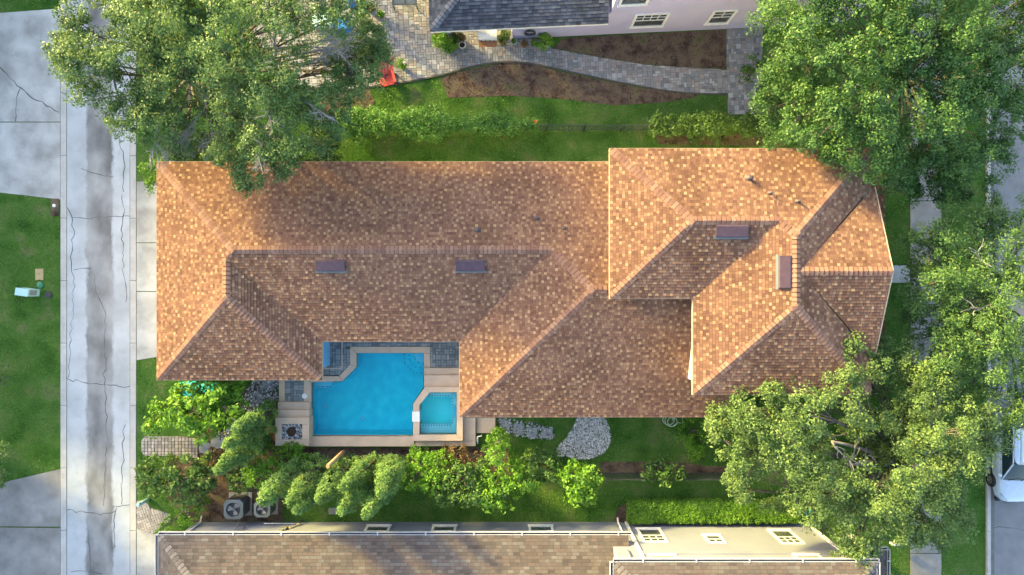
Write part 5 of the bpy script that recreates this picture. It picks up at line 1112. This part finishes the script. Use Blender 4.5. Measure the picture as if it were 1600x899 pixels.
x, y = P2(63, 445.5); r_ = empty('sprinkler_valve', (x, y, 0), 'round green valve cover beside the mint pedestal', 'valve cover'); mb = MB(); mb.lathe(x, y, [(.16, 0), (.17, .04), (.14, .07), (.05, .085)], 14); mb.build('lid', 'green_lid', r_)
x, y = P2(76, 461); r_ = empty('meter_cover', (x, y, 0), 'dark round meter cover in a bare patch of lawn', 'meter cover'); mb = MB(); mb.lathe(x, y, [(.17, 0), (.17, .05), (.15, .055)], 14); mb.build('lid', 'pot_dark', r_)
x, y = P2(86, 325); r_ = empty('meter_pit', (x, y, 0), 'bare soil square with small white cap beside the upper driveway', 'meter pit'); mb = MB(); mb.box(x - .2, x + .2, y - .4, y + .45, 0, .03); mb.build('soil', 'mulch', r_); mb = MB(); mb.lathe(x, y + .1, [(.08, .02), (.08, .09), (.05, .1)], 10); mb.build('cap', 'white_paint', r_)
r_, X, Y, c = box_thing('utility_cover', 520.5, 798.5, 0, .21, .16, .05, 0, 'blind', 'pink-grey utility lid in the grass below the junipers', 'utility lid', .015, 'lid'); mb = MB()
for i in range(4): mb.box(c.x - .13 + i * .07, c.x - .1 + i * .07, c.y - .08, c.y + .08, .05, .056)
mb.build('vents', 'gas_grey', r_)
x, y = P2(232, 780); r_ = empty('marker_post', (x, y, 0), 'white marker post at the brick apron', 'post'); mb = MB(); mb.tube([(x, y, 0), (x, y, .85)], .09, 10); mb.lathe(x, y, [(.1, .85), (.1, .95), (.06, 1.0)], 10); mb.build('shaft', 'mint_box', r_)
# teal kayak tail under the eave
x, y = P2(290, 610, .4); r_ = empty('kayak', (x, y, 0), 'teal plastic kayak end sticking out below the roof corner', 'kayak'); mb = MB(); prof = [(-.55, .02), (-.5, .2), (-.3, .36), (0, .42), (.6, .44), (1.6, .4)]
for i in range(len(prof) - 1):
    (xa, wa), (xb, wb) = prof[i], prof[i + 1]; ra = [(x + xa, y + wa * math.sin(t), .08 + .28 * (1 - math.cos(t)) * .5 + wa * .5 * max(0, math.cos(t) * -1) * .2 + .25 * (1 if abs(t - 3.14) < 1.6 else 0) * .5) for t in np.linspace(0, 6.283, 13)[:-1]]
    rb = [(x + xb, y + wb * math.sin(t), .08 + .28 * (1 - math.cos(t)) * .5 + wb * .5 * max(0, math.cos(t) * -1) * .2 + .25 * (1 if abs(t - 3.14) < 1.6 else 0) * .5) for t in np.linspace(0, 6.283, 13)[:-1]]
    mb.faces(ra + rb, [(j, (j + 1) % 12, 12 + (j + 1) % 12, 12 + j) for j in range(12)], True)
mb.build('hull', 'teal', r_); mb = MB(); mb.tube([(x - .35, y + .05, .42), (x - .2, y + .05, .5), (x - .05, y + .05, .43)], .02, 6); mb.build('grab_handle', 'pot_dark', r_)
# garden hose on the lawn
x, y = P2(1043, 657); r_ = empty('garden_hose', (x, y, 0), 'pale green garden hose coiled on the lawn below the eave', 'hose'); mb = MB()
pts = []
for i in range(70): t = i * .25; rr = .26 + .03 * math.sin(t * .7); pts.append((x + rr * math.cos(t) + .012 * i * .3, y - .02 + rr * .9 * math.sin(t) + .05 * math.sin(t * .31), .03 + .012 * (i % 25) / 8))
pts += [(x + .5, y - .1, .03), (x + .75, y - .15, .03), (x + .7, y + .2, .03), (x + .9, y + .5, .03)]
mb.tube(pts, .022, 6); mb.build('tube', 'hose', r_)
x, y = P2(750, 683); r_ = empty('pool_standpipe', (x, y, 0), 'white plastic pipe stand beside the tan landing', 'pipe'); mb = MB(); mb.tube([(x - .1, y - .25, 0), (x - .1, y - .25, .35), (x - .1, y + .1, .4), (x + .08, y + .12, .4), (x + .08, y + .12, .15)], .035, 7); mb.build('pipe', 'pvc', r_)
# gas meter against the south wall
x, y = P2(472, 812); r_ = empty('gas_meter', (x, y, 0), 'grey gas meter with brass valves on the south wall', 'gas meter'); mb = MB(); mb.tube([(x, y - .05, 0), (x, y - .05, .7), (x - .25, y - .12, .9), (x - .6, y - .12, .9)], .03, 7); mb.build('riser', 'gas_grey', r_)
mb = MB(); mb.box(x - .75, x - .4, y - .28, y - .02, .85, 1.25, .03); mb.lathe(x - .57, y - .14, [(.09, 1.25), (.11, 1.3), (.05, 1.35)], 12); mb.build('meter_body', 'gas_grey', r_); mb = MB(); mb.tube([(x - .1, y - .05, .55), (x + .1, y - .02, .55)], .025, 6); mb.lathe(x - .28, y - .1, [(.06, .92), (.08, .97), (.03, 1.02)], 10); mb.build('valve', 'brass', r_)
# potted plants by the porch
def pot(px, py, r, h, mname, leaf, label, plant=.25, z0=.05, size=.09, n=26):
    x, y = P2(px, py, .2); root = empty('potted_plant', (x, y, z0), label, 'potted plant', 'pots by the porch'); mb = MB(); mb.lathe(x, y, [(r * .7, z0), (r, z0 + h), (r * 1.08, z0 + h), (r * 1.08, z0 + h + .03), (r * .9, z0 + h + .03), (r * .88, z0 + h - .04)], 16); mb.build('pot', mname, root)
    mb = MB(); mb.lathe(x, y, [(r * .86, z0 + h - .05), (r * .86, z0 + h - .03)], 12); mb.build('soil', 'soil', root)
    if leaf: c, d = shell((x, y, z0 + h + plant * .6), plant, n, .8, -.3); np_mesh('foliage', leaves(c, d, np.full(len(c), plant * .4), 14, size, asp=.45), 4, leaf, root)
pot(690, 68, .22, .35, 'terracotta', 'leaf_lime', 'largest lime-green plant spilling onto the pavers below the porch', .42, n=50, size=.13); pot(704, 76, .2, .25, 'pot_dark', 'leaf_lime', 'low lime plant nearest the patio centre', .36, n=40, size=.12)
pot(687, 58, .18, .3, 'pot_dark', 'leaf_rust', 'bronze plant against the white porch column', .3); pot(713, 62, .18, .3, 'pot_dark', 'leaf_dark', 'dark green plant right of the white porch column', .3); pot(721, 62, .15, .3, 'pot_dark', 'red_leaf' and 'leaf_rust', 'reddish plant behind the white rimmed pot', .2)
pot(722.5, 72.5, .16, .34, 'white_paint', None, 'empty white rimmed pot on the pavers'); pot(784, 66, .15, .3, 'terracotta', 'leaf_mid', 'leafy terracotta pot left of the lilac wall', .26); pot(790, 58, .14, .3, 'pot_dark', 'leaf_mid', 'green plant tucked at the corner of the lilac wall', .22)
pot(803, 66, .14, .25, 'mint_box', 'leaf_mid', 'small pale pot beside the wall corner', .1); pot(819, 70, .16, .28, 'terracotta', 'leaf_rust', 'round terracotta pot under the coiled hose', .12); pot(836, 69, .1, .2, 'white_paint', 'leaf_bright', 'small yellowish plant between pot and mulch', .18); pot(850, 68, .14, .2, 'pot_dark', 'leaf_bright', 'feathery yellow-green plant at the start of the mulch bed', .38, n=36, size=.12)
pot(627, 103, .13, .2, 'pot_dark', 'leaf_lime', 'small bright plant beside the red chair', .25); pot(563, 27, .2, .35, 'pot_dark', 'leaf_dark', 'dark potted plant beside the blue bin', .4, n=40); pot(578, 14, .22, .4, 'pot_dark', 'leaf_mid', 'tall green potted plant near the patio table', .5, n=50); pot(596, 24, .1, .2, 'pot_dark', 'leaf_lime', 'tiny lime plant alone on the upper patio', .16)
# grill under the porch
x, y = P2(785 - 23, 60, .9); r_ = empty('barbecue_grill', (x, y, .05), 'stainless barbecue grill standing under the porch eave', 'grill'); mb = MB(); mb.box(x - .45, x + .45, y - .1, y + .45, .75, .95, .02); mb.build('firebox', 'steel', r_)
mb = MB(); mb.lathe(x, y, [(.01, 0), (.01, .01)], 4); mb = MB(); V = []
for i in range(7): t = math.pi * i / 6; V += [(x - .44, y + .18 + .27 * math.cos(t), .95 + .25 * math.sin(t)), (x + .44, y + .18 + .27 * math.cos(t), .95 + .25 * math.sin(t))]
mb.faces(V, [(2 * i, 2 * i + 1, 2 * i + 3, 2 * i + 2) for i in range(6)] + [tuple(range(0, 14, 2))[::-1], tuple(range(1, 14, 2))], True); mb.build('hood', 'white_paint', r_)
mb = MB(); mb.box(x - .42, x + .42, y - .38, y - .12, .8, .83); mb.build('shelf', 'terracotta', r_)
for sx in (-.42, .42):
    for sy in (-.05, .4): mb = MB(); mb.box(x + sx - .02, x + sx + .02, y + sy - .02, y + sy + .02, .05, .76); mb.build('leg', 'gas_grey', r_)
for i in range(4): mb = MB(); mb.tube([(x - .3 + i * .2, y - .1, .85), (x - .3 + i * .2, y - .14, .85)], .025, 8); mb.build('knob', 'pot_dark', r_)
# patio table at the frame edge
x, y = P2(632, -4, .72); r_ = empty('patio_table', (x, y, .05), 'black framed patio table on the upper pavers', 'table'); mb = MB()
for a in ((-.6, .6, -.38, -.32), (-.6, .6, .32, .38), (-.6, -.54, -.32, .32), (.54, .6, -.32, .32), (-.03, .03, -.32, .32)): mb.box(x + a[0], x + a[1], y + a[2], y + a[3], .7, .74)
mb.build('table_frame', 'fence_black', r_); mb = MB(); mb.box(x - .54, x + .54, y - .32, y + .32, .705, .715); mb.build('table_top', 'glass_dark', r_)
for sx in (-.56, .56):
    for sy in (-.35, .35): mb = MB(); mb.box(x + sx - .02, x + sx + .02, y + sy - .02, y + sy + .02, .05, .7); mb.build('leg', 'fence_black', r_)
# blue bin and pale chest under the tree
x, y = P2(538, 40, .5); r_ = empty('blue_bin', (x, y, .05), 'bright blue plastic bin half hidden by the tree', 'bin'); mb = MB(); mb.box(x - .2, x + .2, y - .28, y + .28, .05, .8, .03); mb.build('body', 'blue_plastic', r_); mb = MB(); mb.box(x - .22, x + .22, y - .3, y + .3, .8, .86, .02); mb.build('lid', 'blue_plastic', r_)
x, y = P2(505, 34, .5); r_ = empty('storage_chest', (x, y, .05), 'pale blue storage chest glimpsed under the tree branches', 'chest'); mb = MB(); mb.box(x - .45, x + .45, y - .3, y + .3, .05, .6, .02); mb.build('body', 'blind', r_); mb = MB(); mb.box(x - .47, x + .47, y - .32, y + .32, .6, .68, .03); mb.build('lid', 'mint_box', r_)
x, y = P2(552, 8, .8); r_ = empty('patio_umbrella', (x, y, .05), 'folded blue patio umbrella near the tree', 'umbrella'); mb = MB(); mb.lathe(x, y, [(.22, .6), (.16, 1.2), (.07, 2.0), (.02, 2.2)], 8); mb.build('canopy', 'blue_plastic', r_); mb = MB(); mb.tube([(x, y, .05), (x, y, .7)], .02, 6); mb.build('pole', 'steel', r_)
# red slatted garden chair
x, y = P2(604, 119, .4); r_ = empty('garden_chair', (x, y, .05), 'red slatted fan-back garden chair beside the patio edge', 'chair'); A = R(105); X = Vector((math.cos(A), math.sin(A), 0)); Y = Vector((-X.y, X.x, 0)); c = Vector((x, y, 0)); Z = Vector((0, 0, 1))
for k in (-2, -1, 0, 1, 2):
    a_ = c + Y * .09 * k + X * .02 + Z * .33; b_ = c + Y * .27 * k + X * (.72 - .05 * abs(k)) + Z * .85; d = (b_ - a_); U = d.normalized(); W_ = U.cross(Z).normalized(); mb = MB(); mb.obox((a_ + b_) / 2, U, W_, U.cross(W_), d.length / 2, .065, .012); mb.build('back_slat', 'red_paint', r_)
for k in range(4): mb = MB(); mb.obox(c - X * (.05 + k * .12) + Z * (.36 + k * .012), X, Y, Z, .052, .27, .012); mb.build('seat_slat', 'red_paint', r_)
for s in (-1, 1):
    mb = MB(); mb.obox(c + Y * .34 * s - X * .08 + Z * .58, X, Y, Z, .36, .06, .012); mb.build('armrest', 'red_paint', r_); mb = MB(); mb.obox(c + Y * .31 * s - X * .4 + Z * .31, X, Y, Z, .04, .02, .26); mb.build('leg', 'red_paint', r_); mb = MB(); mb.obox(c + Y * .31 * s + X * .22 + Z * .31, X, Y, Z, .04, .02, .26); mb.build('leg', 'red_paint', r_)
x, y = P2(612, 124, .3); r_ = empty('fire_bowl', (x, y, .05), 'black round fire bowl next to the red chair', 'fire bowl'); mb = MB(); mb.lathe(x, y, [(.12, .05), (.14, .2), (.32, .38), (.34, .4), (.3, .4), (.1, .26)], 18); mb.build('bowl', 'pot_dark', r_)
x, y = P2(1260, 803, .7); r_ = empty('hose_reel', (x, y, 0), 'teal hose reel behind the hedge end under the yellow-green tree', 'hose reel'); mb = MB(); mb.tube([(x + .02 * k, y + .2 * math.cos(k * .6), .35 + .2 * math.sin(k * .6)) for k in range(24)], .025, 5); mb.build('hose', 'teal', r_); mb = MB(); mb.lathe(x + .22, y, [(.04, .1), (.04, .6)], 8); mb.build('stand', 'pot_dark', r_)
r_, X, Y, c = box_thing('yard_sign', 1388, 842, .5, .22, .05, .3, 0, 'white_paint', 'white sign board on the lawn near the lower sidewalk', 'sign', .005, 'board'); mb = MB(); mb.tube([(c.x, c.y, 0), (c.x, c.y, .5)], .02, 6); mb.build('stake', 'gas_grey', r_)

# ------------------------------------------------------------------ parked car (front towards the bottom of the picture)
car = empty('parked_car', (24.1, -8.2, 0), 'white parked car half outside the frame at the street kerb', 'car')
cx, yf = 24.1, -10.30                                    # centre line, front bumper
def section(t, wds, zs_):                                # one cross section at distance t behind the bumper: list of (x,z) right half mirrored
    pts = [(-w_, z) for w_, z in zip(wds, zs_)] + [(w_, z) for w_, z in zip(wds[::-1], zs_[::-1])]
    return [(cx + a, yf + t, z) for a, z in pts]
secs = [(0.0, [.34, .40, .42, .36, .22], [.30, .42, .58, .66, .68]), (.10, [.60, .66, .66, .56, .34], [.24, .38, .62, .74, .77]), (.32, [.78, .84, .84, .74, .42], [.22, .40, .68, .82, .86]), (.7, [.86, .92, .92, .84, .48], [.22, .42, .72, .89, .94]),
        (1.2, [.87, .93, .93, .87, .50], [.22, .42, .76, .95, 1.01]), (2.0, [.88, .93, .93, .88, .5], [.22, .42, .80, .98, 1.0]), (3.2, [.88, .93, .93, .88, .5], [.22, .42, .82, 1.0, 1.02]), (4.0, [.86, .91, .91, .85, .5], [.24, .44, .82, 1.0, 1.02]), (4.4, [.76, .82, .82, .76, .4], [.3, .46, .8, .96, .98])]
mb = MB(); rows = [section(*s) for s in secs]; n = 10
V = [v for r in rows for v in r]; F = []
for i in range(len(rows) - 1):
    for j in range(n): F.append((i * n + j, i * n + (j + 1) % n, (i + 1) * n + (j + 1) % n, (i + 1) * n + j)[::-1])
F += [tuple(range(n)), tuple((len(rows) - 1) * n + j for j in range(n))[::-1]]
mb.faces(V, F, True); o = mb.build('body', 'car_white', car); sd = o.modifiers.new('subdivision', 'SUBSURF'); sd.levels = sd.render_levels = 2
# cabin: roof shell, pillars, glass
def cab(t, wd, z): return [(cx - wd, yf + t, z), (cx + wd, yf + t, z)]
lowf, lowr, topf, topr = cab(1.18, .86, .985), cab(4.2, .82, 1.0), cab(2.05, .66, 1.50), cab(3.7, .66, 1.52)
mb = MB(); mid = cab(2.9, .69, 1.57)
V = topf + mid + topr + [(cx - .35, yf + 2.02, 1.545), (cx + .35, yf + 2.02, 1.545), (cx - .38, yf + 2.9, 1.62), (cx + .38, yf + 2.9, 1.62), (cx - .35, yf + 3.72, 1.56), (cx + .35, yf + 3.72, 1.56)]
mb.faces(V, [(0, 6, 8, 2)[::-1], (2, 8, 10, 4)[::-1], (6, 7, 9, 8), (8, 9, 11, 10), (7, 1, 3, 9), (9, 3, 5, 11)], True); o = mb.build('roof_panel', 'car_white', car); sd = o.modifiers.new('subdivision', 'SUBSURF'); sd.levels = sd.render_levels = 2; so = o.modifiers.new('thickness', 'SOLIDIFY'); so.thickness = .03
def quadglass(a, b, c_, d, nm, rows_=4):
    mb = MB(); a, b, c_, d = map(Vector, (a, b, c_, d)); N_ = 6; V = []; 
    for i in range(rows_ + 1):
        for j in range(N_ + 1): u = j / N_; v = i / rows_; q_ = a.lerp(b, u).lerp(d.lerp(c_, u), v); bul = 4 * u * (1 - u) * .05; nn = (b - a).cross(d - a).normalized(); V.append(q_ + nn * bul)
    mb.faces(V, [(i * (N_ + 1) + j, i * (N_ + 1) + j + 1, (i + 1) * (N_ + 1) + j + 1, (i + 1) * (N_ + 1) + j) for i in range(rows_) for j in range(N_)], True); return mb.build(nm, 'car_glass', car)
quadglass(lowf[0], lowf[1], topf[1], topf[0], 'windshield'); quadglass(lowr[1], lowr[0], topr[0], topr[1], 'rear_window')
for s, k in ((0, -1), (1, 1)):
    a, b, c_, d = Vector(lowf[s]), Vector(lowr[s]), Vector(topr[s]), Vector(topf[s]); 
    if k < 0: quadglass(b, a, d, c_, 'side_window')
    else: quadglass(a, b, c_, d, 'side_window')
    for q0, q1, w_ in ((a, d, .035), (b, c_, .06), (a.lerp(b, .52), d.lerp(c_, .42), .03), (d, c_, .03), (a, b, .03)):
        mb = MB(); o_ = Vector((k * .02, 0, .01)); mb.tube([q0 + o_, q0.lerp(q1, .5) + o_ * 1.3, q1 + o_], w_, 6); mb.build('pillar', 'car_white', car)
    mb = MB(); x = cx + k * 1.0; y = yf + 1.42; mb.lathe(x, y, [(.03, .98), (.09, 1.0), (.1, 1.06), (.08, 1.12), (.03, 1.13)], 10); mb.tube([(x, y, 1.04), (x - k * .14, y + .02, 1.0)], .025, 6); mb.build('side_mirror', 'car_white', car)
    mb = MB(); mb.tube([(cx + k * .945, yf + 2.15, .82), (cx + k * .975, yf + 2.2, .83), (cx + k * .975, yf + 2.34, .83), (cx + k * .945, yf + 2.38, .82)], .014, 6); mb.build('door_handle', 'car_white', car)
    mb = MB(); mb.faces([(cx + k * .44, yf + .1, .74), (cx + k * .74, yf + .22, .74), (cx + k * .86, yf + .5, .80), (cx + k * .80, yf + .48, .875), (cx + k * .6, yf + .22, .83), (cx + k * .45, yf + .13, .80)], [tuple(range(6)) if k > 0 else tuple(range(6))[::-1]]); h_ = mb.build('headlight', 'lamp_clear', car)
    mb = MB(); mb.box(min(cx + k * .62, cx + k * .8), max(cx + k * .62, cx + k * .8), yf + .03, yf + .2, .42, .5); mb.build('fog_lamp', 'car_black', car)
    for t in (1.0, 3.55):
        y = yf + t; xw_ = cx + k * .90; root_w = MB()
        pr = [(.20, -.02), (.30, -.01), (.34, .03), (.34, .16), (.30, .20)]
        V = []; N_ = 24
        for r0, o0 in pr:
            for j in range(N_): tt = 6.2832 * j / N_; V.append((xw_ + k * (.08 - o0), y + r0 * math.cos(tt), .34 + r0 * math.sin(tt)))
        root_w.faces(V, [(i * N_ + j, i * N_ + (j + 1) % N_, (i + 1) * N_ + (j + 1) % N_, (i + 1) * N_ + j) for i in range(4) for j in range(N_)], True); wh = root_w.build('wheel', 'car_black', car)
        mb = MB(); q = xw_ + k * .085
        mb.faces([(q - k * .05, y + .2 * math.cos(6.2832 * j / 20), .34 + .2 * math.sin(6.2832 * j / 20)) for j in range(20)], [tuple(range(20))])
        for sp in range(5):
            a_ = sp * 1.2566; U = Vector((0, math.cos(a_), math.sin(a_))); mb.obox(Vector((q - k * .02, y, .34)) + U * .11, U, Vector((0, -U.z, U.y)), Vector((1, 0, 0)), .1, .028, .02)
        mb.build('rim', 'alloy', wh)
mb = MB(); mb.box(cx - .42, cx + .42, yf - .01, yf + .06, .5, .6); mb.build('grille', 'car_black', car)
mb = MB(); mb.box(cx - .7, cx + .7, yf + .05, yf + .2, .22, .29); mb.build('lower_lip', 'car_black', car)
mb = MB(); mb.tube([(cx - .6, yf + 1.15, 1.03), (cx - .05, yf + 1.28, 1.1)], .01, 4); mb.tube([(cx - .02, yf + 1.13, 1.05), (cx + .5, yf + 1.28, 1.1)], .01, 4); mb.build('wipers', 'car_black', car)
